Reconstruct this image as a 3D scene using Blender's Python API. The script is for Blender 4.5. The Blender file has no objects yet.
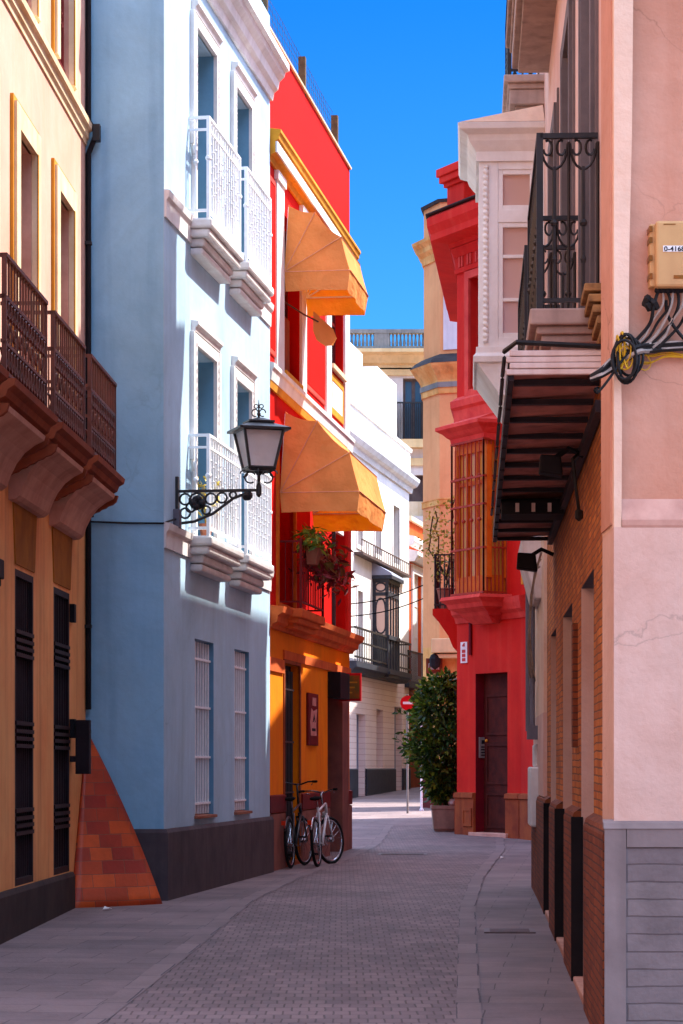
import bpy, bmesh, math, random
from mathutils import Vector
random.seed(11)
C = bpy.context.scene.collection
F, CX, HY, EYE = 2500.0, 341.5, 766.0, 1.76

# ------------------------------------------------------------------ terrain profile: height of the eye above the street at depth Y
_HP = [(-60,1.76),(0,1.76),(15,1.56),(26,1.41),(37,1.38),(46,1.28),(60,1.0),(75,.76),(90,.6),(260,.2)]
def Hh(Y):
    for (a,ha),(b,hb) in zip(_HP,_HP[1:]):
        if Y<=b: return ha+(hb-ha)*max(0,(Y-a))/(b-a)
    return _HP[-1][1]
def g(Y): return EYE-Hh(Y)
def P(px,Y): return ((px-CX)/F*Y, Y)
def Zp(py,Y): return EYE+(HY-py)*Y/F

class Fr:
    """a wall's own frame: u along it, z up, o out of it"""
    def __init__(s,p,d,n):
        L=math.hypot(*d); s.p=p; s.d=(d[0]/L,d[1]/L); L=math.hypot(*n); s.n=(n[0]/L,n[1]/L)
    def at(s,u,z,o=0): return Vector((s.p[0]+s.d[0]*u+s.n[0]*o, s.p[1]+s.d[1]*u+s.n[1]*o, z))
    def u(s,px,o=0):
        k=(px-CX)/F
        return (k*(s.p[1]+s.n[1]*o)-s.p[0]-s.n[0]*o)/(s.d[0]-k*s.d[1])
    def z(s,px,py,o=0):
        return Zp(py,s.at(s.u(px,o),0,o).y)
    def uy(s,Y): return (Y-s.p[1])/s.d[1]
    def g(s,u,o=0): return g(s.at(u,0,o).y)
def left_fr(x,y,sl): return Fr((x,y),(sl,1),(1,-sl))
def right_fr(x,y,sl): return Fr((x,y),(sl,1),(-1,sl))

# ------------------------------------------------------------------ materials
def lin(r,g_,b):
    f=lambda c:(c/255/12.92 if c/255<=.04045 else ((c/255+.055)/1.055)**2.4)
    return (f(r),f(g_),f(b),1)
def mulc(c,k): return (min(1,c[0]*k),min(1,c[1]*k),min(1,c[2]*k),1)
M={}
def newmat(name):
    m=bpy.data.materials.new(name); m.use_nodes=True; nt=m.node_tree
    b=nt.nodes['Principled BSDF']; M[name]=m
    return m,nt,b
def N(nt,t,**k):
    n=nt.nodes.new(t)
    for a,v in k.items():
        if hasattr(n,a): setattr(n,a,v)
    return n
def mat(name,col,col2=None,scale=1.2,rough=.85,bump=.25,bscale=14,streak=.0,scol=None,metal=0,spec=.15,dist=.01,crack=0,cscale=.9):
    m,nt,b=newmat(name); L=nt.links.new
    col2=col2 or mulc(col,.8)
    tc=N(nt,'ShaderNodeTexCoord')
    n1=N(nt,'ShaderNodeTexNoise'); n1.inputs['Scale'].default_value=scale; n1.inputs['Detail'].default_value=7; n1.inputs['Roughness'].default_value=.65
    L(tc.outputs['Object'],n1.inputs['Vector'])
    cr=N(nt,'ShaderNodeValToRGB'); cr.color_ramp.elements[0].position=.38; cr.color_ramp.elements[1].position=.66
    cr.color_ramp.elements[0].color=col; cr.color_ramp.elements[1].color=col2
    L(n1.outputs['Fac'],cr.inputs['Fac']); out=cr.outputs['Color']
    if streak:
        mp=N(nt,'ShaderNodeMapping'); mp.inputs['Scale'].default_value=(5,5,.35); L(tc.outputs['Object'],mp.inputs['Vector'])
        n2=N(nt,'ShaderNodeTexNoise'); n2.inputs['Scale'].default_value=1.3; n2.inputs['Detail'].default_value=6; L(mp.outputs['Vector'],n2.inputs['Vector'])
        r2=N(nt,'ShaderNodeValToRGB'); r2.color_ramp.elements[0].position=.5; r2.color_ramp.elements[1].position=.78
        L(n2.outputs['Fac'],r2.inputs['Fac'])
        ml=N(nt,'ShaderNodeMath',operation='MULTIPLY'); ml.inputs[1].default_value=streak; L(r2.outputs['Color'],ml.inputs[0])
        mx=N(nt,'ShaderNodeMix',data_type='RGBA'); L(ml.outputs[0],mx.inputs['Factor']); L(out,mx.inputs[6]); mx.inputs[7].default_value=scol or mulc(col,.45)
        out=mx.outputs[2]
    if rough>.7:
        n4=N(nt,'ShaderNodeTexNoise'); n4.inputs['Scale'].default_value=.45; n4.inputs['Detail'].default_value=12; n4.inputs['Roughness'].default_value=.72; n4.inputs['Distortion'].default_value=.6
        L(tc.outputs['Object'],n4.inputs['Vector'])
        r4=N(nt,'ShaderNodeValToRGB'); r4.color_ramp.elements[0].position=.34; r4.color_ramp.elements[1].position=.6
        r4.color_ramp.elements[0].color=(.74,.72,.70,1); r4.color_ramp.elements[1].color=(1,1,1,1); L(n4.outputs['Fac'],r4.inputs['Fac'])
        m4=N(nt,'ShaderNodeMix',data_type='RGBA',blend_type='MULTIPLY'); m4.inputs['Factor'].default_value=.75; L(out,m4.inputs[6]); L(r4.outputs['Color'],m4.inputs[7]); out=m4.outputs[2]
    if crack:
        wn=N(nt,'ShaderNodeTexNoise'); wn.inputs['Scale'].default_value=2.2; wn.inputs['Detail'].default_value=8; L(tc.outputs['Object'],wn.inputs['Vector'])
        wx=N(nt,'ShaderNodeMix',data_type='RGBA',blend_type='LINEAR_LIGHT'); wx.inputs['Factor'].default_value=.22; L(tc.outputs['Object'],wx.inputs[6]); L(wn.outputs['Color'],wx.inputs[7])
        vo=N(nt,'ShaderNodeTexVoronoi'); vo.feature='DISTANCE_TO_EDGE'; vo.inputs['Scale'].default_value=cscale; L(wx.outputs[2],vo.inputs['Vector'])
        rc=N(nt,'ShaderNodeValToRGB'); rc.color_ramp.elements[0].position=.0; rc.color_ramp.elements[1].position=.0045; rc.color_ramp.elements[0].color=(1,1,1,1); rc.color_ramp.elements[1].color=(0,0,0,1); L(vo.outputs['Distance'],rc.inputs['Fac'])
        mk=N(nt,'ShaderNodeTexNoise'); mk.inputs['Scale'].default_value=.8; L(tc.outputs['Object'],mk.inputs['Vector'])
        rk=N(nt,'ShaderNodeValToRGB'); rk.color_ramp.elements[0].position=.47; rk.color_ramp.elements[1].position=.6; L(mk.outputs['Fac'],rk.inputs['Fac'])
        cm=N(nt,'ShaderNodeMath',operation='MULTIPLY'); L(rc.outputs['Color'],cm.inputs[0]); L(rk.outputs['Color'],cm.inputs[1])
        c2=N(nt,'ShaderNodeMath',operation='MULTIPLY'); c2.inputs[1].default_value=crack; L(cm.outputs[0],c2.inputs[0])
        cx=N(nt,'ShaderNodeMix',data_type='RGBA'); L(c2.outputs[0],cx.inputs['Factor']); L(out,cx.inputs[6]); cx.inputs[7].default_value=mulc(col,.45); out=cx.outputs[2]
    L(out,b.inputs['Base Color'])
    b.inputs['Roughness'].default_value=rough; b.inputs['Metallic'].default_value=metal; b.inputs['Specular IOR Level'].default_value=spec
    if bump:
        n3=N(nt,'ShaderNodeTexNoise'); n3.inputs['Scale'].default_value=bscale; n3.inputs['Detail'].default_value=8; n3.inputs['Roughness'].default_value=.6
        L(tc.outputs['Object'],n3.inputs['Vector'])
        bp=N(nt,'ShaderNodeBump'); bp.inputs['Strength'].default_value=bump; bp.inputs['Distance'].default_value=dist
        L(n3.outputs['Fac'],bp.inputs['Height']); L(bp.outputs['Normal'],b.inputs['Normal'])
    return m
def brick(name,c1,c2,mor,w,h,ms=.008,rough=.8,bump=.6,vary=.5,dist=.006,offset=.5,spec=.3,scol=None,nscale=1.0):
    m,nt,b=newmat(name); L=nt.links.new
    uv=N(nt,'ShaderNodeTexCoord')
    wob=N(nt,'ShaderNodeTexNoise'); wob.inputs['Scale'].default_value=3.1; L(uv.outputs['UV'],wob.inputs['Vector'])
    wm=N(nt,'ShaderNodeMix',data_type='RGBA',blend_type='LINEAR_LIGHT'); wm.inputs['Factor'].default_value=.012; L(uv.outputs['UV'],wm.inputs[6]); L(wob.outputs['Color'],wm.inputs[7])
    t=N(nt,'ShaderNodeTexBrick'); t.offset=offset
    t.inputs['Scale'].default_value=1; t.inputs['Brick Width'].default_value=w; t.inputs['Row Height'].default_value=h
    t.inputs['Mortar Size'].default_value=ms; t.inputs['Mortar Smooth'].default_value=.3; t.inputs['Bias'].default_value=0
    t.inputs['Color1'].default_value=c1; t.inputs['Color2'].default_value=c2; t.inputs['Mortar'].default_value=mor
    L(wm.outputs[2],t.inputs['Vector'])
    n=N(nt,'ShaderNodeTexNoise'); n.inputs['Scale'].default_value=nscale; n.inputs['Detail'].default_value=8; n.inputs['Roughness'].default_value=.7; L(uv.outputs['UV'],n.inputs['Vector'])
    r=N(nt,'ShaderNodeValToRGB'); r.color_ramp.elements[0].position=.3; r.color_ramp.elements[1].position=.72
    r.color_ramp.elements[0].color=(1-vary,)*3+(1,); r.color_ramp.elements[1].color=(1,1,1,1)
    if scol: r.color_ramp.elements[0].color=scol
    L(n.outputs['Fac'],r.inputs['Fac'])
    mx=N(nt,'ShaderNodeMix',data_type='RGBA',blend_type='MULTIPLY'); mx.inputs['Factor'].default_value=1
    L(t.outputs['Color'],mx.inputs[6]); L(r.outputs['Color'],mx.inputs[7]); L(mx.outputs[2],b.inputs['Base Color'])
    n3=N(nt,'ShaderNodeTexNoise'); n3.inputs['Scale'].default_value=30; n3.inputs['Detail'].default_value=5; L(uv.outputs['UV'],n3.inputs['Vector'])
    ad=N(nt,'ShaderNodeMath',operation='MULTIPLY_ADD'); ad.inputs[1].default_value=-1; L(t.outputs['Fac'],ad.inputs[0]); L(n3.outputs['Fac'],ad.inputs[2])
    bp=N(nt,'ShaderNodeBump'); bp.inputs['Strength'].default_value=bump; bp.inputs['Distance'].default_value=dist
    L(ad.outputs[0],bp.inputs['Height']); L(bp.outputs['Normal'],b.inputs['Normal'])
    b.inputs['Roughness'].default_value=rough; b.inputs['Specular IOR Level'].default_value=spec
    return m
def glass(name,col,rough=.06):
    m,nt,b=newmat(name); L=nt.links.new
    b.inputs['Base Color'].default_value=col; b.inputs['Roughness'].default_value=rough; b.inputs['Specular IOR Level'].default_value=.8
    tc=N(nt,'ShaderNodeTexCoord'); n=N(nt,'ShaderNodeTexNoise'); n.inputs['Scale'].default_value=2.2; L(tc.outputs['Object'],n.inputs['Vector'])
    bp=N(nt,'ShaderNodeBump'); bp.inputs['Strength'].default_value=.08; bp.inputs['Distance'].default_value=.03; L(n.outputs['Fac'],bp.inputs['Height']); L(bp.outputs['Normal'],b.inputs['Normal'])
    return m
def cloth(name,col,trans=.45,tcol=None):
    m,nt,b=newmat(name); L=nt.links.new
    tc=N(nt,'ShaderNodeTexCoord'); n=N(nt,'ShaderNodeTexNoise'); n.inputs['Scale'].default_value=2.5; n.inputs['Detail'].default_value=8; L(tc.outputs['Object'],n.inputs['Vector'])
    cr=N(nt,'ShaderNodeValToRGB'); cr.color_ramp.elements[0].color=mulc(col,.78); cr.color_ramp.elements[1].color=mulc(col,1.1); cr.color_ramp.elements[0].position=.3; cr.color_ramp.elements[1].position=.7
    L(n.outputs['Fac'],cr.inputs['Fac']); L(cr.outputs['Color'],b.inputs['Base Color']); b.inputs['Roughness'].default_value=.9; b.inputs['Specular IOR Level'].default_value=.1
    tr=N(nt,'ShaderNodeBsdfTranslucent'); tr.inputs['Color'].default_value=tcol or col
    ms=N(nt,'ShaderNodeMixShader'); ms.inputs[0].default_value=trans
    L(b.outputs[0],ms.inputs[1]); L(tr.outputs[0],ms.inputs[2]); L(ms.outputs[0],nt.nodes['Material Output'].inputs['Surface'])
    w=N(nt,'ShaderNodeTexNoise'); w.inputs['Scale'].default_value=6; w.inputs['Detail'].default_value=4; L(tc.outputs['Object'],w.inputs['Vector'])
    bp=N(nt,'ShaderNodeBump'); bp.inputs['Strength'].default_value=.7; bp.inputs['Distance'].default_value=.05; L(w.outputs['Fac'],bp.inputs['Height']); L(bp.outputs['Normal'],b.inputs['Normal']); L(bp.outputs['Normal'],tr.inputs['Normal'])
    return m
def leafmat(name,c1,c2,c3):
    m,nt,b=newmat(name); L=nt.links.new
    ge=N(nt,'ShaderNodeNewGeometry'); cr=N(nt,'ShaderNodeValToRGB'); e=cr.color_ramp.elements
    e[0].color=c1; e[1].color=c3; k=e.new(.55); k.color=c2
    L(ge.outputs['Random Per Island'],cr.inputs['Fac']); L(cr.outputs['Color'],b.inputs['Base Color']); b.inputs['Roughness'].default_value=.45; b.inputs['Specular IOR Level'].default_value=.4
    tr=N(nt,'ShaderNodeBsdfTranslucent'); L(cr.outputs['Color'],tr.inputs['Color']); ms=N(nt,'ShaderNodeMixShader'); ms.inputs[0].default_value=.3
    L(b.outputs[0],ms.inputs[1]); L(tr.outputs[0],ms.inputs[2]); L(ms.outputs[0],nt.nodes['Material Output'].inputs['Surface'])
    return m

# ------------------------------------------------------------------ mesh builder
class MB:
    def __init__(s): s.v=[]; s.f=[]; s.uv={}
    def add(s,vs,fs):
        b=len(s.v); s.v+= [Vector(v) for v in vs]; s.f+=[tuple(b+i for i in f) for f in fs]; return s
    def box(s,fr,u0,u1,z0,z1,o0,o1):
        vs=[fr.at(u,z,o) for z in (z0,z1) for u,o in ((u0,o0),(u1,o0),(u1,o1),(u0,o1))]
        return s.add(vs,[(0,1,2,3),(4,5,6,7),(0,1,5,4),(1,2,6,5),(2,3,7,6),(3,0,4,7)])
    def poly_o(s,fr,prof,o0,o1):           # outline in (u,z), thickness along o
        n=len(prof); vs=[fr.at(u,z,o) for o in (o0,o1) for u,z in prof]
        return s.add(vs,[tuple(range(n)),tuple(range(n,2*n))]+[(i,(i+1)%n,n+(i+1)%n,n+i) for i in range(n)])
    def poly_u(s,fr,prof,u0,u1):           # outline in (o,z), extruded along u
        n=len(prof); vs=[fr.at(u,z,o) for u in (u0,u1) for o,z in prof]
        return s.add(vs,[tuple(range(n)),tuple(range(n,2*n))]+[(i,(i+1)%n,n+(i+1)%n,n+i) for i in range(n)])
    def plan(s,pts,z0,z1):
        n=len(pts); vs=[(x,y,z) for z in (z0,z1) for x,y in pts]
        return s.add(vs,[tuple(range(n)),tuple(range(n,2*n))]+[(i,(i+1)%n,n+(i+1)%n,n+i) for i in range(n)])
    def sweep(s,path,prof,close=True):     # profile (offset,z) swept along a plan path, offset to the right of travel
        rings=[]
        n=len(path)
        for i in range(n):
            dirs=[]
            if i>0: dirs.append(Vector(path[i])-Vector(path[i-1]))
            if i<n-1: dirs.append(Vector(path[i+1])-Vector(path[i]))
            ns=[Vector((d.y,-d.x)).normalized() for d in dirs]
            m=sum(ns,Vector((0,0))); m.normalize(); k=1/max(.3,m.dot(ns[0]))
            rings.append([(path[i][0]+m.x*k*o,path[i][1]+m.y*k*o,z) for o,z in prof])
        q=len(prof); vs=[v for r in rings for v in r]; fs=[]
        for i in range(n-1):
            for j in range(q if close else q-1):
                a=i*q+j; b=i*q+(j+1)%q; fs.append((a,b,b+q,a+q))
        if close: fs+=[tuple(range(q)),tuple(range((n-1)*q,n*q))]
        return s.add(vs,fs)
    def tube(s,pts,r,k=6,closed=False):
        pts=[Vector(p) for p in pts]; n=len(pts); rs=r if isinstance(r,(list,tuple)) else [r]*n
        vs=[]; prev=None
        for i,p in enumerate(pts):
            a=pts[i-1] if (i>0 or closed) else p; b=pts[(i+1)%n] if (i<n-1 or closed) else p
            t=(b-a); t.normalize()
            if prev is None:
                x=t.orthogonal().normalized()
            else:
                x=(prev-t*prev.dot(t)); x=x.normalized() if x.length>1e-6 else t.orthogonal().normalized()
            prev=x; y=t.cross(x)
            for j in range(k):
                w=2*math.pi*j/k+math.pi/4; vs.append(p+(x*math.cos(w)+y*math.sin(w))*rs[i])
        fs=[]
        for i in range(n if closed else n-1):
            for j in range(k):
                a=i*k+j; b=i*k+(j+1)%k; i2=((i+1)%n)*k
                fs.append((a,b,i2+(j+1)%k,i2+j))
        if not closed: fs+=[tuple(range(k)),tuple(range((n-1)*k,n*k))]
        return s.add(vs,fs)
    def ring(s,fr,u,z,o,ru,rz,r,a0=0,a1=2*math.pi,n=14,k=5):
        cl=abs(a1-a0-2*math.pi)<1e-6; m=n if cl else n+1
        return s.tube([fr.at(u+ru*math.cos(a0+(a1-a0)*i/n),z+rz*math.sin(a0+(a1-a0)*i/n),o) for i in range(m)],r,k,cl)
    def lathe(s,c,prof,seg=12):
        vs=[]; q=len(prof)
        for j in range(seg):
            w=2*math.pi*j/seg
            vs+=[(c[0]+r*math.cos(w),c[1]+r*math.sin(w),z) for r,z in prof]
        fs=[(j*q+i,j*q+i+1,((j+1)%seg)*q+i+1,((j+1)%seg)*q+i) for j in range(seg) for i in range(q-1)]
        fs+=[tuple(j*q for j in range(seg)),tuple(j*q+q-1 for j in range(seg))]
        return s.add(vs,fs)
    def ball(s,c,r,seg=8,rg=6,sq=1):
        return s.lathe((c[0],c[1]),[(max(1e-3,r*math.sin(math.pi*i/rg)),c[2]-sq*r*math.cos(math.pi*i/rg)) for i in range(rg+1)],seg)
    def leaf(s,c,L,W,d=None):
        d=d or Vector((random.gauss(0,1),random.gauss(0,1),random.gauss(-.4,.7))).normalized()
        x=d.cross(Vector((random.gauss(0,1),random.gauss(0,1),random.gauss(0,1)))).normalized(); up=d.cross(x)
        c=Vector(c); return s.add([c,c+d*L*.45+x*W*.5+up*W*.12,c+d*L,c+d*L*.45-x*W*.5+up*W*.12],[(0,1,2),(0,2,3)])
    def wall(s,fr,u0,u1,z0,z1,holes=(),th=.4,o=0):
        us=sorted({u0,u1}|{h[i] for h in holes for i in (0,1) if u0<h[i]<u1}); zs=sorted({z0,z1}|{h[i] for h in holes for i in (2,3) if z0<h[i]<z1})
        solid=lambda i,j: 0<=i<len(us)-1 and 0<=j<len(zs)-1 and not any(h[0]<=(us[i]+us[i+1])/2<=h[1] and h[2]<=(zs[j]+zs[j+1])/2<=h[3] for h in holes)
        vs=[];ix={}
        def V(i,j,b):
            if (i,j,b) not in ix: ix[(i,j,b)]=len(vs); vs.append(fr.at(us[i],zs[j],o-(th if b else 0)))
            return ix[(i,j,b)]
        fs=[]
        for i in range(len(us)-1):
            for j in range(len(zs)-1):
                if not solid(i,j): continue
                fs.append((V(i,j,0),V(i+1,j,0),V(i+1,j+1,0),V(i,j+1,0))); fs.append((V(i,j,1),V(i,j+1,1),V(i+1,j+1,1),V(i+1,j,1)))
                for di,dj,a,b in ((-1,0,(i,j+1),(i,j)),(1,0,(i+1,j),(i+1,j+1)),(0,-1,(i,j),(i+1,j)),(0,1,(i+1,j+1),(i,j+1))):
                    if not solid(i+di,j+dj): fs.append((V(*a,0),V(*a,1),V(*b,1),V(*b,0)))
        return s.add(vs,fs)
    def build(s,name,m,parent=None,org=None,smooth=False,bevel=0,uvs=None):
        if org is None: org=ORG[parent.name] if parent is not None else Vector((0,0,0))
        org=Vector(org)
        me=bpy.data.meshes.new(name); me.from_pydata([v-org for v in s.v],[],s.f); me.validate()
        bm=bmesh.new(); bm.from_mesh(me); bmesh.ops.recalc_face_normals(bm,faces=bm.faces)
        uvl=bm.loops.layers.uv.new('UVMap')
        bm.verts.ensure_lookup_table()
        for f in bm.faces:
            n=f.normal
            for l in f.loops:
                p=l.vert.co+org
                if uvs: l[uvl].uv=uvs[l.vert.index]
                elif abs(n.z)>.75: l[uvl].uv=(p.x,p.y)
                else:
                    h=math.hypot(n.x,n.y) or 1; t=(-n.y/h,n.x/h)
                    l[uvl].uv=(p.x*t[0]+p.y*t[1],p.z)
        bm.to_mesh(me); bm.free()
        if smooth:
            for p in me.polygons: p.use_smooth=True
        me.materials.append(M[m] if isinstance(m,str) else m)
        o=bpy.data.objects.new(name,me); C.objects.link(o)
        if parent is not None:
            o.parent=parent; o.location=org-ORG[parent.name]
        else: o.location=org
        ORG[o.name]=org
        if bevel:
            b=o.modifiers.new('bevel','BEVEL'); b.width=bevel; b.segments=2; b.limit_method='ANGLE'; b.angle_limit=math.radians(40)
        return o
ORG={}
def tag(o,label=None,cat=None,group=None,kind=None):
    if label: o['label']=label
    if cat: o['category']=cat
    if group: o['group']=group
    if kind: o['kind']=kind
    return o
def thing(name,loc,label,cat,group=None):
    o=bpy.data.objects.new(name,None); C.objects.link(o); o.empty_display_size=.2
    o.location=loc; ORG[o.name]=Vector(loc); return tag(o,label,cat,group)
def rect(fr,u0,u1,z0,z1,w,o0,o1,mb=None):   # picture-frame of four bars
    mb=mb or MB()
    mb.box(fr,u0,u0+w,z0,z1,o0,o1); mb.box(fr,u1-w,u1,z0,z1,o0,o1)
    mb.box(fr,u0+w,u1-w,z0,z0+w,o0+.001,o1-.001); mb.box(fr,u0+w,u1-w,z1-w,z1,o0+.001,o1-.001); return mb
def casement(parent,fr,u0,u1,z0,z1,o,fm,gm='glass_dark',w=.07,mid=True,bars=(),solid=0,open_=None):
    """a glazed double leaf set at depth o: frame mesh (part) with its panes as a sub-part"""
    mb=rect(fr,u0,u1,z0,z1,w,o-.06,o)
    um=(u0+u1)/2
    if mid: mb.box(fr,um-w*.7,um+w*.7,z0+w,z1-w,o-.055,o+.012)
    for b in bars: mb.box(fr,u0+w,u1-w,z0+(z1-z0)*b-.022,z0+(z1-z0)*b+.022,o-.05,o-.004)
    if solid: mb.box(fr,u0+w*.8,u1-w*.8,z0+w*.8,z0+solid,o-.045,o-.014)
    fo=mb.build('window',fm,parent)
    MB().box(fr,u0+w*.5,u1-w*.5,z0+w*.5,z1-w*.5,o-.04,o-.025).build('pane',gm,fo)
    return fo
def grille(fr,u0,u1,z0,z1,o,n,hs,r=.009,mb=None):
    mb=mb or MB()
    for i in range(n):
        u=u0+(u1-u0)*(i+.5)/n; mb.tube([fr.at(u,z0,o),fr.at(u,z1,o)],r,5)
    for h in hs: mb.box(fr,u0-.02,u1+.02,z0+(z1-z0)*h-.012,z0+(z1-z0)*h+.012,o-.016,o+.016)
    return mb
# ================================================================== palette
mat('yellow_plaster',lin(226,179,160),lin(220,168,146),1.0,streak=.3,scol=lin(206,160,122))
mat('salmon_plaster',lin(250,182,116),lin(242,160,98),.9,streak=.45,scol=lin(170,96,66))
mat('ochre_trim',lin(214,150,50),lin(196,130,42),2,streak=.2)
mat('cream_trim',lin(240,218,184),lin(228,198,156),2,streak=.3,scol=lin(190,140,70))
mat('ochre_panel',lin(176,112,34),lin(150,92,30),3,streak=.4)
mat('brown_iron',lin(74,36,28),lin(96,46,34),6,.5,spec=.4)
mat('black_iron',lin(22,21,24),lin(38,34,34),6,.5,spec=.4)
mat('dark_wood',lin(46,30,34),lin(34,22,26),5,.6,streak=.3)
mat('brown_plinth',lin(72,58,54),lin(58,46,46),2.5,streak=.5,scol=lin(40,34,36))
mat('corbel_pink',lin(216,168,148),lin(196,144,126),3,streak=.3)
mat('corbel_brown',lin(156,80,50),lin(128,62,42),3)
mat('blue_plaster',lin(180,210,230),lin(168,200,222),.8,streak=.35,scol=lin(146,176,196),bump=.3,crack=.35,cscale=.55)
mat('blue_side',lin(154,202,228),lin(140,190,220),.6,crack=.3,cscale=.5,streak=.4,scol=lin(104,150,186),bump=.35)
mat('blue_reveal_shade',lin(112,160,190),lin(102,150,180),2)  # wall blue darkened: shade of the reveals put into the colour
mat('white_trim',lin(236,234,232),lin(222,216,214),2.5,streak=.25,scol=lin(170,150,146))
mat('white_metal',lin(244,244,246),lin(230,230,234),9,.5,bump=.1)
mat('grey_plinth',lin(92,80,82),lin(76,66,72),2.2,streak=.5,scol=lin(52,48,54))
mat('shutter_brown',lin(96,80,76),lin(78,62,60),4,.6)
glass('glass_dark',(.02,.024,.03,1)); glass('glass_blue',(.05,.08,.11,1)); glass('glass_amber',(.62,.32,.05,1),.25)
brick('red_tile',lin(226,88,16),lin(164,32,12),lin(140,70,46),.26,.135,.004,.5,.5,.45,.004,spec=.5,nscale=2.5)
mat('red_plaster',lin(206,22,14),lin(194,18,14),.9,streak=.5,scol=lin(184,16,12),spec=.06)
mat('orange_plaster',lin(248,136,2),lin(244,122,2),.9,streak=.25,scol=lin(206,90,8))
mat('ochre_cornice',lin(224,158,50),lin(208,138,44),3,streak=.3)
mat('orange_cornice',lin(222,110,54),lin(206,92,46),3,streak=.3)
mat('dark_red_wood',lin(112,22,22),lin(90,16,20),4,.55,streak=.3)
mat('orange_wood',lin(214,112,24),lin(190,90,20),4,.5,streak=.3)
mat('terracotta_plinth',lin(150,94,80),lin(122,76,70),2,streak=.5,scol=lin(84,52,52))
cloth('awning_orange',lin(236,166,98),.36,lin(255,206,60)); cloth('awning_yellow',lin(238,160,24),.5,lin(250,180,30))
mat('seam',lin(240,176,130),lin(220,160,120),9)
mat('wood_post',lin(106,84,60),lin(78,60,44),8,streak=.5)
mat('wire',lin(96,104,110),lin(80,86,92),9,.4,metal=.6,bump=0)
mat('white_wall',lin(240,236,232),lin(228,222,218),.8,streak=.2,scol=lin(196,184,178))
brick('pink_siding',lin(246,228,220),lin(240,218,210),lin(214,184,174),30,.16,.009,.85,.5,.15,.006,nscale=.8)
mm,nt,b_=newmat('mirador_glass'); b_.inputs['Base Color'].default_value=lin(206,170,156); b_.inputs['Roughness'].default_value=.12; b_.inputs['Specular IOR Level'].default_value=.7
mat('iron_grey',lin(58,62,70),lin(46,48,56),5,.55)
mat('blue_grey',lin(150,156,176),lin(136,142,160),2)
mat('orange_far',lin(226,94,34),lin(206,78,30),1,streak=.3)
mat('beige_far',lin(232,200,150),lin(216,182,130),.6,streak=.3); mat('beige_pale',lin(226,214,206),lin(212,200,192),.6,streak=.3)
mat('stone_grey',lin(150,146,140),lin(118,116,112),1.6,streak=.5,scol=lin(70,70,70))
mat('turret_orange',lin(236,166,112),lin(224,150,98),.5,streak=.35,scol=lin(200,120,70)); mat('turret_trim',lin(236,180,110),lin(214,140,70),2.5,streak=.5,scol=lin(120,90,60))
mat('turret_white',lin(222,214,214),lin(206,198,198),1.5,streak=.4)
mat('dark_roof',lin(64,56,56),lin(46,42,44),3)
mat('crimson',lin(216,46,32),lin(200,34,28),.8,streak=.35,scol=lin(222,84,62)); mat('crimson_trim',lin(222,84,70),lin(204,62,56),3,streak=.3,scol=lin(160,40,40))
mat('crimson_deep',lin(120,14,32),lin(96,12,28),2); mat('red_grille',lin(170,62,34),lin(140,46,30),5,.5)
mat('door_brown',lin(86,34,24),lin(62,24,20),4,.85,streak=.4)
mat('rust_plinth',lin(168,88,48),lin(136,62,40),1.8,streak=.55,scol=lin(92,44,34))
mat('pink_plaster',lin(228,198,186),lin(220,172,154),.7,streak=.3,scol=lin(206,146,122),bump=.55,bscale=9,dist=.02)
mat('pink_upper',lin(202,140,112),lin(218,168,144),.45,streak=.3,scol=lin(186,112,78),crack=.75,bump=.6,bscale=7,dist=.02)
mat('mirador_white',lin(250,250,248),lin(240,238,236),2.5,streak=.2,scol=lin(206,190,184))
mat('pier_pink',lin(248,230,220),lin(236,212,200),1.2,streak=.3,scol=lin(214,176,158),bump=.5,bscale=9,dist=.02)
mat('pink_wall_end',lin(232,196,178),lin(224,180,160),.55,crack=.5,streak=.3,scol=lin(206,150,124),bump=.6,bscale=7,dist=.02)
mat('pale_strip',lin(244,212,186),lin(236,196,168),1.2,streak=.3,scol=lin(206,170,152),bump=.6,bscale=9,dist=.02)
mat('grey_trim',lin(126,114,112),lin(108,98,98),3,streak=.4)
mat('grey_slab',lin(190,166,154),lin(160,140,132),2,streak=.5,scol=lin(96,88,88))
brick('brick_wall',lin(232,142,66),lin(192,106,52),lin(140,96,70),.24,.05,.006,.85,.6,.5,.008)
brick('brick_plinth',lin(160,84,46),lin(128,64,40),lin(96,60,48),.24,.05,.006,.8,.6,.5,.008)
brick('grey_brick',lin(150,134,130),lin(138,122,120),lin(118,102,100),3.1,.094,.005,.7,.6,.5,.006,nscale=1.6)
mat('base_paint',lin(150,134,130),lin(136,120,116),2,streak=.5)
mat('grey_paint',lin(120,116,126),lin(102,98,108),2,streak=.4)
mat('near_black',lin(24,22,26),lin(34,30,34),4,.7)
mat('rusty_white',lin(226,214,208),lin(206,188,180),3,.6,streak=.5,scol=lin(150,80,50))
mat('canopy_sheet',lin(206,140,124),lin(160,104,98),1.6,.6,streak=.6,scol=lin(90,50,48))
mat('dark_steel',lin(34,28,34),lin(50,40,44),5,.55)
mat('box_beige',lin(206,164,110),lin(196,150,100),2.5,.5,streak=.25,bump=.08)
mat('cable_black',lin(26,24,24),lin(44,40,38),9,.55,bump=.05); mat('cable_yellow',lin(214,164,40),lin(190,140,40),9,.5,bump=.05); mat('cable_grey',lin(178,160,146),lin(140,126,116),9,.6,bump=.05)
mat('lamp_black',lin(28,30,32),lin(44,44,46),8,.45,spec=.5)
cloth('lamp_glass',lin(252,250,250),.2,lin(250,248,246))
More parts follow.
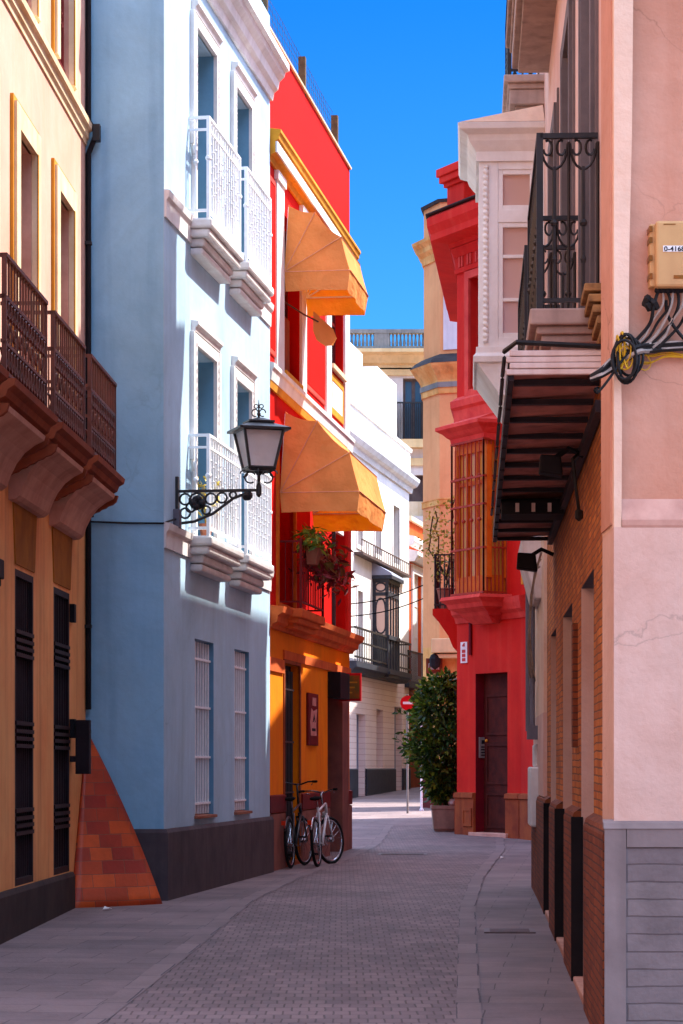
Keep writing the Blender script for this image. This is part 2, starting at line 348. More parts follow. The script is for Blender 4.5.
mat('rubber',lin(20,19,20),lin(30,28,28),9,.8); mat('bike_black',lin(20,20,24),lin(30,28,32),9,.35,bump=0,spec=.6); mat('bike_white',lin(214,210,208),lin(200,196,196),9,.3,bump=0,spec=.6); mat('chrome',lin(190,190,194),lin(170,170,176),9,.25,metal=1,bump=0)
mat('reflector',lin(230,60,20),lin(200,40,14),9,.3,bump=0); mat('sign_red',lin(200,20,28),lin(186,16,26),6,.4,bump=0); mat('sign_white',lin(236,234,230),lin(222,220,216),6,.5,bump=0)
mat('sign_brown',lin(126,62,46),lin(106,50,40),5); mat('text_dark',lin(40,40,46),None,9,bump=0); mat('text_pink',lin(206,70,70),None,9,bump=0); mat('photo_pale',lin(216,150,140),lin(190,112,108),9,bump=0)
mat('sign_olive',lin(110,90,40),lin(150,84,30),9,.35,bump=0)
mat('terracotta',lin(168,108,84),lin(140,88,72),3,streak=.4); mat('concrete_pot',lin(166,140,122),lin(136,112,100),3,streak=.5)
mat('bark',lin(84,62,46),lin(60,44,36),8)
leafmat('ficus_leaf',lin(24,48,16),lin(52,86,22),lin(128,142,40)); leafmat('pot_leaf',lin(60,92,30),lin(110,140,40),lin(170,180,70)); leafmat('flower_leaf',lin(92,24,36),lin(150,44,58),lin(96,110,50)); leafmat('dry_leaf',lin(120,120,40),lin(190,170,60),lin(220,190,90))
brick('setts',lin(150,127,124),lin(127,107,107),lin(104,88,86),.105,.21,.007,.75,.7,.55,.008,nscale=.6)
brick('flagstone',lin(146,125,122),lin(132,113,113),lin(100,86,86),.7,.42,.005,.75,.7,.55,.008,nscale=.7)
brick('kerbstone',lin(142,122,119),lin(130,111,110),lin(84,74,80),.3,.9,.007,.75,.7,.4,.008,nscale=1.2)
mat('stepped_stone',lin(168,130,84),lin(110,84,60),14,streak=.6)
mat('iron_cover',lin(110,98,98),lin(92,82,84),6,.5); mat('paper',lin(236,232,228),None,6)
mat('roof_tile',lin(170,110,80),lin(140,90,70),2)

# ================================================================== ground
YS=[-40,-20,-10]+[i*.5 for i in range(0,200)]+[105,115,130,160,200,260]
def sheet(name,edge,dz,m,uvf,y0,y1,nx=1):
    ys=[y for y in YS if y0<=y<=y1]; mb=MB(); uv=[]
    for y in ys:
        a,b=edge(y)
        for i in range(nx+1):
            x=a+(b-a)*i/nx; mb.v.append(Vector((x,y,g(y)+dz))); uv.append(uvf(x,y,a,b))
    q=nx+1
    for j in range(len(ys)-1):
        for i in range(nx): k=j*q+i; mb.f.append((k,k+1,k+q+1,k+q))
    return tag(mb.build(name,m,org=(0,0,0),uvs=uv),kind='structure')
def pw(pts):
    def f(y):
        for (a,va),(b,vb) in zip(pts,pts[1:]):
            if y<=b: return va+(vb-va)*max(0,y-a)/(b-a)
        return pts[-1][1]
    return f
lf=pw([(0,-2.4),(15.5,-1.45),(20,-1.22),(26,-.95),(31,-.55),(36,.02),(42,.62),(50,1.0),(70,1.9)])
rt=pw([(0,.2),(15.5,.75),(20,.97),(25,1.22),(31,1.65),(36,2.1),(40,2.5),(44,2.75),(50,2.9)])
sheet('pavement',lambda y:(-70,90),0,'flagstone',lambda x,y,a,b:(x*.97-.1*y,y+.1*x),-40,260,8)
sheet('cobbled_lane',lambda y:(lf(y),min(rt(y),lf(y)+3.2)),.006,'setts',lambda x,y,a,b:(x-.15*y*.0,y),0,50,4)
sheet('drain_strip',lambda y:(lf(y)-.13,lf(y)+.04),.011,'kerbstone',lambda x,y,a,b:(x-a,y),0,50)
sheet('gutter_strip',lambda y:(min(rt(y),lf(y)+3.2)-.04,min(rt(y),lf(y)+3.2)+.12),.011,'kerbstone',lambda x,y,a,b:(x-a,y),0,50)
def cover(x,y,w,l,label):
    f=Fr((x,y),(.05,1),(1,-.05)); t=MB(); 
    t.box(f,0,l,g(y)-.02,g(y)+.013,0,w)
    for i in range(7): t.box(f,.05+i*(l-.1)/7,.05+(i+.55)*(l-.1)/7,g(y)+.005,g(y)+.017,.05,w-.05)
    tag(t.build('drain_cover','iron_cover',org=(x,y,g(y))),label,'drain cover')
cover(1.25,21.9,.45,.5,'square iron cover set in the right-hand paving beside the light-struck cobbles')
cover(.55,38.2,.75,.6,'iron grating in the cobbles at the far end of the lane, past the bicycles')
for x,y,l in ((-2.35,24.6,'scrap of white paper at the foot of the tiled wedge'),(2.35,37.0,'white paper scrap on the paving in front of the red corner house')):
    t=MB(); t.add([(x,y,g(y)+.02),(x+.07,y+.02,g(y)+.03),(x+.08,y+.12,g(y)+.02),(x+.01,y+.1,g(y)+.045)],[(0,1,2,3)])
    o=t.build('paper_scrap','paper',org=(x,y,g(y))); tag(o,l,'litter'); md=o.modifiers.new('s','SOLIDIFY'); md.thickness=.004

def block(parent,pts,z0,z1,m,name='rear_wall'):
    """rear and party walls plus roof of a house as one closed volume behind its facade"""
    return MB().plan(pts,z0,z1).build(name,m,parent)

# ================================================================== 1 yellow house, near left
FY=left_fr(-3.664+.0378*26.14,26.14,.0378)
uY=FY.uy
y_house=thing('yellow_house',(-3.6,22,g(22)),'cream and ochre plastered house with brown iron balconies and dark window grilles','house')
d1=(uY(21.75),uY(22.75)); d2=(uY(23.95),uY(24.98)); d0=(uY(19.6),uY(20.6))
wins=[(d0[0],d0[1],.71,3.48),(d1[0],d1[1],.71,3.48),(d2[0],d2[1],.71,3.48)]
MB().wall(FY,-13,0,-.3,4.42,wins,.35).build('ground_floor_wall','salmon_plaster',y_house)
ups=[]
for a,b in ((uY(17.4),uY(18.3)),(uY(19.6),uY(20.5)),(uY(21.75),uY(22.65)),(uY(24.05),uY(24.95))): ups+= [(a,b,4.7,7.3),(a,b,8.56,11.0)]
MB().wall(FY,-13,0,4.42,12.3,ups,.35).build('upper_wall','yellow_plaster',y_house)
block(y_house,[FY.at(-13,0,-.34).xy,FY.at(-.002,0,-.34).xy,(-9.5,26.14),(-9.5,13)],-.3,12.28,'yellow_plaster')
MB().poly_u(FY,[(0,8.24),(.015,8.24),(.02,8.29),(.04,8.31),(.045,8.37),(.075,8.39),(.08,8.45),(0,8.48)],-13,-.02).build('cornice','cream_trim',y_house)
MB().poly_u(FY,[(0,11.9),(.06,11.9),(.2,12.1),(.25,12.3),(0,12.36)],-13,-.02).build('cornice','cream_trim',y_house)
MB().poly_u(FY,[(-.05,-.3),(.05,-.3),(.05,.66),(.03,.7),(-.05,.7)],-13,uY(25.05)).build('plinth','brown_plinth',y_house)
for i,(a,b) in enumerate(((uY(17.4),uY(18.3)),(uY(19.6),uY(20.5)),(uY(21.75),uY(22.65)),(uY(24.05),uY(24.95)))):
    for z0,z1 in ((4.7,7.3),(8.56,11.0)):
        s=MB(); w=.2
        s.box(FY,a-w,a,z0,z1+w,-.02,.055); s.box(FY,b,b+w,z0,z1+w,-.02,.055); s.box(FY,a,b,z1,z1+w,-.02,.054)
        sf=s.build('window_surround','cream_trim',y_house)
        k=MB(); k.box(FY,a-w-.05,a-w,z0,z1+w+.05,-.02,.03); k.box(FY,b+w,b+w+.05,z0,z1+w+.05,-.02,.03); k.box(FY,a-w,b+w,z1+w,z1+w+.05,-.02,.029)
        k.build('outer_moulding','ochre_trim',sf)
        MB().box(FY,b-.02,b+.01,z0,z1,-.2,-.002).build('reveal_lining','corbel_pink',sf)
        MB().box(FY,b+.0,b+.045,z0,z1,.05,.062).build('edge_moulding','ochre_trim',sf)
        if z0<6:
            f=casement(y_house,FY,a,b,z0,z1,-.16,'corbel_pink',solid=1.4,bars=(.66,))
        else:
            f=casement(y_house,FY,a,b,z0,z1,-.2,'dark_wood',bars=(.5,))
            gr=grille(FY,a,b,z0,z1,-.05,8,(.05,.5,.95))
            for q in range(7):
                for zz in (.25,.72): gr.ring(FY,a+(b-a)*(q+1)/8,z0+(z1-z0)*zz,-.05,.05,.07,.008,n=8,k=4)
            gr.build('grille','dark_red_wood',f)
# louvred grilles downstairs, with the ochre wedge panel above each
for a,b in (d0,d1,d2):
    s=rect(FY,a,b,.71,3.48,.06,-.1,.0)
    for z in (1.25,2.02,2.82):
        for k in (-.1,-.035,.03,.1): s.box(FY,a+.02,b-.02,z+k,z+k+.035,-.1,.012)
    for q in range(9):
        u=a+.08+(b-a-.16)*q/8; s.box(FY,u-.012,u+.012,.75,3.45,-.07,-.03)
    so=s.build('grille_window','dark_wood',y_house)
    MB().box(FY,a+.03,b-.03,.75,3.45,-.2,-.12).build('shutter','near_black',so)
    MB().poly_o(FY,[(a-.02,3.52),(b+.02,3.52),(b+.14,4.1),(a-.14,4.1)],-.02,.012).build('panel','ochre_panel',y_house)
    r=MB(); r.poly_o(FY,[(a-.14,4.1),(b+.14,4.1),(b+.16,4.13),(a-.16,4.13)],-.02,.024); r.build('panel_moulding','ochre_trim',y_house)
for z in (2.05,3.2): MB().box(FY,d2[1]+.01,d2[1]+.14,z,z+.18,0,.05).build('hinge','near_black',y_house)
# balconies
for n_,(ya,yb) in enumerate(((16.4,18.5),(18.9,20.9),(21.3,23.15),(23.55,25.4))):
    a,b=uY(ya),uY(yb)
    s=MB(); pr=[(-.02,4.5),(.36,4.5),(.38,4.53),(.42,4.55),(.44,4.6),(.49,4.63),(.5,4.68),(-.02,4.68)]
    s.poly_u(FY,pr,a-.06,b+.06)
    sl=s.build('balcony','corbel_brown',y_house)
    c=MB()
    c.poly_u(FY,[(-.02,4.5),(.42,4.5),(.41,4.46),(.33,4.42),(.25,4.36),(.18,4.27),(.13,4.17),(.1,4.08),(.06,4.05),(-.02,4.04)],a+.12,b-.12)
    c.build('corbel','corbel_pink',sl)
    for side in (a-.02,b-.05):
        r=MB().poly_u(FY,[(-.02,4.52),(.44,4.5),(.42,4.44)]+[(.42-.035*i-(.0 if i%2 else .012),4.43-.035*(i//2)-(.02 if i%2 else 0)) for i in range(1,11)]+[(-.02,4.2)],side,side+.07)
        r.build('corbel_edge','corbel_brown',sl)
    r=MB(); o=.4; zt=5.64
    r.box(FY,a,b,zt-.03,zt,o-.025,o+.025)
    for e in (a,b-.03): r.box(FY,e,e+.03,zt-.03,zt-.001,0,o-.02); r.box(FY,e,e+.03,5.3,5.33,0,o); r.box(FY,e,e+.03,4.74,4.77,0,o); r.box(FY,e,e+.03,4.66,zt-.002,o-.018,o+.018)
    r.box(FY,a,b,5.3,5.33,o-.012,o+.012); r.box(FY,a,b,4.95,4.975,o-.012,o+.012); r.box(FY,a,b,4.73,4.755,o-.012,o+.012)
    nb=15
    for i in range(nb):
        u=a+(b-a)*(i+.5)/nb
        r.tube([FY.at(u,4.7,o),FY.at(u,zt,o)],.009,5)
        r.ring(FY,u,5.235,o,.055,.06,.014,n=8,k=4); r.ring(FY,u,4.86,o,.05,.08,.013,n=8,k=4)
        if i%2: r.ring(FY,u,5.08,o,.03,.05,.012,n=8,k=4)
    for e in (a+.015,b-.015):
        for i in range(3): r.tube([FY.at(e,4.7,.08+i*.11),FY.at(e,zt,.08+i*.11)],.009,5)
        for i in range(3): r.ring(Fr(FY.at(e,0,0).xy,FY.n,FY.d),.1+i*.12,4.86,0,.05,.08,.012,n=8,k=4)
    r.build('railing','brown_iron',sl)
dp=MB(); dp.tube([FY.at(-.04,12,.035),FY.at(-.04,8.5,.035),FY.at(-.04,8.36,.12),FY.at(-.04,8.15,.035),FY.at(-.04,2.35,.035)],.03,8)
dpo=dp.build('downpipe','near_black',y_house)
MB().box(FY,-.09,.01,8.28,8.45,.085,.16).build('hopper','black_iron',dpo)
for z in (3.2,5.6,7.2): MB().box(FY,-.08,.0,z,z+.035,0,.07).build('bracket','black_iron',dpo)
MB().box(FY,-.4,0,2.1,2.14,.0,.06).build('bracket','black_iron',dpo)
o=MB(); o.box(FY,uY(24.98),uY(25.12),1.68,2.22,.06,.2); o.box(FY,uY(25.0),uY(25.1),1.8,1.86,-.01,.06); o.box(FY,uY(25.0),uY(25.1),2.04,2.1,-.01,.06)
tag(o.build('wall_box','dark_wood',org=FY.at(uY(25.05),1.68,.1),bevel=.006),'narrow dark box fixed upright at the corner of the yellow house above the tiled wedge','wall box')
o=MB(); o.box(FY,uY(20.35),uY(20.65),3.3,3.46,.0,.1); o.box(FY,uY(20.38),uY(20.62),3.24,3.3,.02,.08)
tag(o.build('wall_light','near_black',org=FY.at(uY(20.5),3.3,0),bevel=.01),'small dark light fitting high on the yellow house wall at the picture edge','wall light')

# ================================================================== 2 blue house
FB=left_fr(-1.86,26.2,.1394); uB=FB.uy
FS=Fr((-1.86,26.2),(-1,0),(0,-1))
blue=thing('blue_house',(-1.86,28,g(28)),'pale blue house with white balconies and mouldings, in the middle of the left side','house')
uE=uB(32.8)
D=[(uB(27.78),uB(28.93)),(uB(30.2),uB(31.25))]
holes=[(a,b,z0,z1) for a,b in D for z0,z1 in ((4.29,6.43),(7.78,9.97))]+[(a+.05,b,1.2,3.18) for a,b in D]
MB().wall(FB,.0,uE,-.3,11.6,holes,.4).build('front_wall','blue_plaster',blue)
sw=MB().wall(FS,.006,3.5,-.3,11.6,(),.4).build('side_wall','blue_side',blue)
block(blue,[FB.at(0.06,0,-.38).xy,FB.at(uE-.01,0,-.38).xy,(-8,33.6),(-8,26.24),(-5.3,26.24)],-.3,11.56,'blue_side')
pp=[(-5.3,26.2),(-1.86,26.2),FB.at(uE,0).xy]
MB().sweep([(-2.8,26.2),(-1.86,26.2),tuple(FB.at(uE+.015,0).xy)],[(-.05,-.3),(.05,-.3),(.05,1.06),(.03,1.1),(-.05,1.1)]).build('plinth','grey_plinth',blue)
MB().poly_u(FB,[(-.02,10.5),(.03,10.5),(.05,10.6),(.1,10.64),(.12,10.74),(.18,10.8),(.2,10.86),(.25,10.88),(.25,10.97),(-.02,11.0)],.01,uE+.06).build('cornice','white_trim',blue)
for za,zb in ((7.52,7.8),(4.05,4.31)):
    MB().poly_u(FB,[(-.02,za),(.02,za),(.025,zb-.1),(.05,zb-.07),(.06,zb),(-.02,zb+.01)],.005,uE-.01).build('string_course','white_trim',blue)
for zf in (4.29,7.78):
    for a,b in D:
        h=2.14 if zf<5 else 2.19; zt=zf+h
        f=casement(blue,FB,a,b,zf,zt,-.24,'shutter_brown','glass_blue',.09,solid=.55,bars=(.72,))
        s=MB(); w=.13
        s.box(FB,a-w,a,zf,zt+w,-.02,.045); s.box(FB,b,b+w,zf,zt+w,-.02,.045); s.box(FB,a,b,zt,zt+w,-.02,.044)
        s.poly_u(FB,[(-.02,zt+w+.0),(.05,zt+w+.0),(.055,zt+w+.05),(.085,zt+w+.08),(.085,zt+w+.12),(-.02,zt+w+.14)],a-w-.03,b+w+.03)
        s.box(FB,a-w-.1,a-w-.03,zf+.85,zt+w,-.02,.05); s.box(FB,b+w+.03,b+w+.1,zf+.85,zt+w,-.02,.05)
        so=s.build('door_surround','white_trim',blue,bevel=.006)
        t=MB()
        for e in (a-w/2,b+w/2): t.tube([FB.at(e,zf+.85+i*.05,.042) for i in range(28)],[.006 if i%2 else .02 for i in range(28)],6)
        for e in (a-w-.065,b+w+.065):
            t.ring(FB,e,zf+.78,.05,.04,.05,.02,n=9); t.ball(FB.at(e,zf+.68,.05),.035,6,5,1.6)
        t.build('beaded_moulding','white_trim',so,smooth=True)
        MB().box(FB,b-.004,b+.012,zf,zt,-.235,-.001).build('reveal','blue_reveal_shade',so)
# balconies
for zf in (4.29,7.78):
    for ya,yb in ((27.45,29.42),(29.78,31.55)):
        a,b=uB(ya),uB(yb); s=MB()
        def st(x,z): return x,zf+z
        for (e,z0,z1) in ((.27,-.11,0),(.235,-.2,-.11),(.16,-.29,-.2),(.14,-.38,-.30)):
            k=(.27-e); s.box(FB,a+k,b-k,zf+z0+.001,zf+z1,-.02,e)
        so=s.build('balcony','white_trim',blue,bevel=.028)
        r=MB(); o=.22; zt=zf+1.12
        for e in (a+.04,b-.04):
            r.box(FB,e-.016,e+.016,zt-.03,zt,0,o); r.box(FB,e-.012,e+.012,zt-.16,zt-.135,0,o); r.box(FB,e-.012,e+.012,zf+.07,zf+.1,0,o)
            r.box(FB,e-.018,e+.018,zf,zt+.001,o-.018,o+.018); r.tube([FB.at(e,zf+.05,.08),FB.at(e,zt-.02,.08)],.009,5); r.ball(FB.at(e,zf+.62,.08),.03,6,5)
            r.ball(FB.at(e,zf+.66,o),.035,6,5)
        r.box(FB,a+.04,b-.04,zt-.03,zt-.001,o-.02,o+.02); r.box(FB,a+.04,b-.04,zt-.16,zt-.135,o-.012,o+.012); r.box(FB,a+.04,b-.04,zf+.07,zf+.1,o-.012,o+.012)
        n=14
        for i in range(1,n):
            u=a+.04+(b-a-.08)*i/n; r.tube([FB.at(u,zf+.08,o),FB.at(u,zt-.02,o)],.0095,5)
            for q in range(4): r.ball(FB.at(u,zf+.3+q*.16+(i%2)*.06,o),.0165,5,4)
        r.build('railing','white_metal',so)
for a,b in D:
    a+=.05
    f=casement(blue,FB,a,b,1.2,3.18,-.3,'near_black','glass_dark',.07)
    gr=grille(FB,a+.02,b-.02,1.22,3.16,-.05,7,(.06,.33,.62,.9),.014); gr.build('grille','white_metal',f)
    MB().poly_u(FB,[(-.3,1.17),(.04,1.17),(.04,1.2),(-.3,1.225)],a-.03,b+.03).build('sill','terracotta',f)
    MB().box(FB,b-.004,b+.012,1.2,3.18,-.29,-.001).build('reveal','blue_reveal_shade',f)
# tiled wedge in the corner
A=Vector((-2.655,26.14,2.12)); P1=Vector((-2.705,25.0,g(25)-.05)); P2=Vector((-1.83,26.02,g(26)-.05)); P2=Vector((-1.815,25.62,g(25.6)-.05)); Mx=Vector((-2.08,26.1,1.2))
mb=MB(); uv=[]; n=12; q=9
for i in range(n+1):
    t=i/n; Lp=P1.lerp(A,t); R=(P2*(1-t)**2+Vector((-2.18,26.1,1.23))*2*t*(1-t)+A*t*t)
    for j in range(q+1):
        p=Lp.lerp(R,j/q); p.y-=.05*math.sin(math.pi*j/q)*(1-t); mb.v.append(p); uv.append((p.x+.3*p.y,p.z*1.02))
for i in range(n):
    for j in range(q): k=i*(q+1)+j; mb.f.append((k,k+1,k+q+2,k+q+1))
o=mb.build('tiled_wedge','red_tile',org=(-2.3,25.6,g(25.6)),uvs=uv,smooth=True); o.modifiers.new('s','SOLIDIFY').thickness=.05
tag(o,'sloping wedge of glazed red and orange tiles filling the corner between yellow and blue house','wedge')
# street lamp
lam=thing('street_lamp',FB.at(.62,4.6,0),'black iron lantern on a scrolled wall bracket at the corner of the blue house','street lamp')
u0=.62; FL_=Fr(FB.at(u0,0,0).xy,FB.n,(FB.d[0]*-1,FB.d[1]*-1)); L0=.9   # u = out from the wall
b=MB(); b.box(FL_,0,.03,4.28,4.86,-.04,.04); b.box(FL_,.02,L0+.02,4.69,4.72,-.015,.015)
b.tube([FL_.at(.03,4.36),FL_.at(.2,4.38),FL_.at(.4,4.46),FL_.at(.62,4.62),FL_.at(.8,4.69)],.016,6)
for (x,z,r) in ((.1,4.62,.06),(.1,4.47,.055),(.23,4.6,.085),(.23,4.6,.05),(.38,4.62,.06),(.5,4.63,.055),(.62,4.66,.035),(.33,4.5,.045),(.16,4.53,.05)): b.ring(FL_,x,z,0,r,r,.012,n=11,k=5)
for x,z in ((.2,4.58),(.24,4.62),(.22,4.54),(.76,4.64),(.28,4.58)): b.ball(FL_.at(x,z),.045,8,6)
b.ball(FL_.at(.78,4.65),.055,8,6)
b.build('bracket','lamp_black',lam)
p=MB(); pc=FL_.at(L0,0); p.lathe((pc.x,pc.y),[(.012,4.63),(.03,4.66),(.03,4.74),(.018,4.78),(.018,4.86),(.05,4.9),(.03,4.92)],10)
for s_ in (-1,1):
    for t_ in ((1,0),(0,1)):
        dx,dy=t_[0]*s_,t_[1]*s_
        fr=Fr((pc.x,pc.y),(dx,dy),(-dy,dx)); p.ring(fr,.09,4.84,0,.06,.06,.009,a0=-2.2,a1=2.6,n=9); p.ring(fr,.16,4.88,0,.04,.035,.008,a0=0,a1=5,n=8)
p.build('post','lamp_black',lam)
def sq(fr,w,z): return [fr.at(s*w,z,t*w) for s,t in ((-1,-1),(1,-1),(1,1),(-1,1))]
FQ=Fr((pc.x,pc.y),(math.cos(.3),math.sin(.3)),(-math.sin(.3),math.cos(.3)))
z0,z1=4.93,5.34; w0,w1=.135,.215
fm=MB(); lo=sq(FQ,w0,z0); hi=sq(FQ,w1,z1)
for i in range(4):
    fm.tube([lo[i],hi[i]],.017,5); fm.tube([lo[i],lo[(i+1)%4]],.022,5); fm.tube([hi[i],hi[(i+1)%4]],.02,5)
fm.add(sq(FQ,w0,z0-.03)+sq(FQ,w0,z0-.012),[(0,1,2,3),(4,5,6,7)]+[(i,(i+1)%4,4+(i+1)%4,4+i) for i in range(4)])
fm.build('lantern_frame','lamp_black',lam)
gl=MB(); gl.add(sq(FQ,w0-.012,z0)+sq(FQ,w1-.012,z1-.01),[(0,1,2,3),(4,5,6,7)]+[(i,(i+1)%4,4+(i+1)%4,4+i) for i in range(4)])
go=gl.build('lantern_glass','lamp_glass',lam)
MB().lathe((pc.x,pc.y),[(.02,z0),(.03,z0+.06),(.05,z0+.13),(.045,z0+.2),(.015,z0+.25)],8).build('bulb','sign_white',lam,smooth=True)
rf=MB()
for wa,za,wb,zb in ((w1+.065,z1-.01,w1+.065,z1+.015),(w1+.06,z1+.015,.11,z1+.08),(.14,z1+.08,.14,z1+.10),(.12,z1+.10,.04,z1+.135)):
    rf.add(sq(FQ,wa,za)+sq(FQ,wb,zb),[(0,1,2,3),(4,5,6,7)]+[(i,(i+1)%4,4+(i+1)%4,4+i) for i in range(4)])
rf.build('lantern_roof','lamp_black',lam)
fi=MB(); fi.lathe((pc.x,pc.y),[(.03,z1+.12),(.012,z1+.15),(.022,z1+.18),(.01,z1+.2),(.007,z1+.27),(.002,z1+.33)],8)
for s_ in (-1,1):
    fi.ring(Fr((pc.x,pc.y),(1,0),(0,1)),s_*.04,z1+.19,0,.034,.04,.007,a0=0,a1=5.2,n=9); fi.ring(Fr((pc.x,pc.y),(1,0),(0,1)),s_*.028,z1+.26,0,.022,.022,.006,n=8)
fi.build('finial','lamp_black',lam)
# cable along the blue gable
cb=MB(); cb.tube([FY.at(-.1,4.36,.1)]+[FS.at(3.5-3.5*i/9+.01,4.32-.06*math.sin(i*.9)*.3,.02) for i in range(2,10)]+[FB.at(.5,4.4,.03)],.011,5)
tag(cb.build('wall_cable','cable_black',org=(-2.2,26.1,4.3)),'thin dark cable clipped across the blue gable to the street lamp','cable')
cb=MB(); cb.box(FB,.46,.58,4.3,4.5,0,.07); tag(cb.build('junction_box','grey_paint',org=FB.at(.52,4.3,0),bevel=.006),'small grey junction box on the wall beside the lantern bracket','junction box')
# plant on the lower balcony
pl=thing('balcony_plant',FB.at(uB(27.9),4.29,.12),'small yellowing plant in a pot on the lower white balcony behind the lantern','plant')
pc2=FB.at(uB(27.9),0,.11); MB().lathe((pc2.x,pc2.y),[(.05,4.29),(.08,4.44),(.085,4.46)],9).build('pot','terracotta',pl)
m_=MB()
for i in range(60):
    a_=random.random()*6.28; r_=random.random()*.16; m_.leaf((pc2.x+r_*math.cos(a_),pc2.y+r_*math.sin(a_),4.6+random.random()*.4),.1,.03)
for i in range(5): m_.tube([(pc2.x,pc2.y,4.44),(pc2.x+random.gauss(0,.06),pc2.y+random.gauss(0,.06),4.9)],.004,4)
m_.build('foliage','dry_leaf',pl)
# ================================================================== 3 red and orange house
FR=left_fr(-.936,33.1,.142); uR=FR.uy
red=thing('red_orange_house',(-.9,36,g(36)),'red house with white pilasters above and an orange ground floor, behind the bicycles','house')
u0=uR(32.84); u1=uR(40.6)
up=[(uR(34.05),uR(35.45),7.15,9.3),(uR(38.45),uR(39.85),7.95,9.3)]
fl=[(uR(33.6),uR(34.95),3.86,6.2),(uR(38.6),uR(40.1),3.9,6.0)]
MB().wall(FR,u0,u1,3.6,11.45,up+fl,.35).build('upper_wall','red_plaster',red)
gd=[(uR(34.15),uR(35.45),-.3,3.17),(uR(38.2),uR(40.15),-.3,3.05)]
MB().wall(FR,u0,u1,-.3,3.6,gd,.45).build('ground_floor_wall','orange_plaster',red)
block(red,[FR.at(u0+.01,0,-.44).xy,FR.at(u1-.0,0,-.44).xy,FR.at(u1,0,-7).xy,FR.at(u0+.3,0,-7).xy],-.3,11.4,'red_plaster')
MB().box(FR,u1-.44,u1-.001,-.3,11.41,-.45,-.36).build('end_wall','red_plaster',red)
MB().poly_u(FR,[(-.3,11.45),(.03,11.45),(.035,11.48),(.0,11.50),(-.3,11.50)],u0,u1+.04).build('coping','cream_trim',red)
MB().poly_u(FR,[(-.02,9.72),(.03,9.72),(.05,9.8),(.11,9.82),(.11,9.97),(.15,10.0),(.16,10.06),(.18,10.08),(.18,10.12),(-.02,10.15)],u0,u1+.05).build('cornice','ochre_cornice',red)
MB().poly_u(FR,[(.105,9.825),(.135,9.825),(.135,9.965),(.105,9.965)],u0,u1+.04).build('cornice_band','white_trim',red)
MB().poly_u(FR,[(-.02,6.84),(.05,6.84),(.07,6.98),(.09,7.0),(.09,7.06),(-.02,7.09)],u0,u1+.02).build('string_course','white_trim',red)
MB().poly_u(FR,[(-.02,6.74),(.03,6.74),(.045,6.839),(-.02,6.839)],u0,u1).build('ochre_moulding','ochre_cornice',red)
for a,b in ((33.4,34.0),(35.5,35.95),(37.9,38.4),(39.9,40.4)):
    s=MB().box(FR,uR(a),uR(b),7.08,9.6,-.02,.035); s.box(FR,uR(a)-.03,uR(b)+.03,9.6,9.72,-.02,.06)
    s.build('pilaster','white_trim',red)
for a,b in ((32.95,33.35),(36.05,37.8)):
    MB().box(FR,uR(a),uR(b),7.3,9.5,-.02,.012).build('panel','red_plaster',red)
    rect(FR,uR(a)-.05,uR(b)+.05,7.22,9.55,.06,-.02,.02).build('panel_moulding','crimson_trim',red)
# windows of the upper floor
a,b,z0,z1=up[0]
f=casement(red,FR,a,b,z0,z1,-.16,'dark_red_wood',bars=(.6,),solid=.95); MB().box(FR,a+.12,b-.1,z0+.14,z0+.9,-.15,-.12).build('panel','corbel_brown',f)
MB().box(FR,a-.03,b+.03,7.09,7.15,-.1,.06).build('sill','ochre_cornice',red)
a,b,z0,z1=up[1]
f=casement(red,FR,a,b,z0,z1,-.12,'dark_red_wood',bars=(.6,)); MB().box(FR,a-.03,b+.03,7.88,7.95,-.1,.07).build('sill','cream_trim',f)
rect(FR,a+.02,b-.02,7.2,7.82,.1,-.02,.02).build('apron_moulding','ochre_cornice',red); MB().box(FR,a+.12,b-.12,7.3,7.72,-.02,.012).build('apron_panel','white_trim',red)
# first floor
a,b,z0,z1=fl[0]
f=casement(red,FR,a,b,z0,z1,-.2,'orange_wood',solid=.7,bars=(.72,)); s=rect(FR,a-.1,b+.1,3.86,z1+.1,.1,-.05,.035); s.build('door_frame','orange_wood',f)
a,b,z0,z1=fl[1]; f=casement(red,FR,a,b,z0,z1,-.15,'shutter_brown',bars=(.5,))
MB().box(FR,uR(39.0),uR(39.6),5.4,5.62,0,.05).build('wall_vent','white_trim',red,bevel=.004)
MB().box(FR,u1-.35,u1-.0,3.86,6.8,.0,.03).build('corner_pilaster','crimson',red)
cor=[(-.02,3.58),(.05,3.58),(.07,3.63),(.13,3.66),(.14,3.74),(.2,3.78),(.22,3.86),(-.02,3.88)]
MB().sweep([tuple(FR.at(u0,0).xy),tuple(FR.at(u1,0).xy),tuple(FR.at(u1,0,-1.2).xy)][::1],cor).build('cornice','orange_cornice',red)
MB().poly_u(FR,[(-.02,3.02),(.025,3.02),(.03,3.2),(-.02,3.21)],u0,uR(34.05)).build('band','orange_cornice',red)
MB().poly_u(FR,[(-.02,3.22),(.025,3.22),(.03,3.34),(-.02,3.35)],uR(34.05)+.01,u1).build('band','orange_cornice',red)
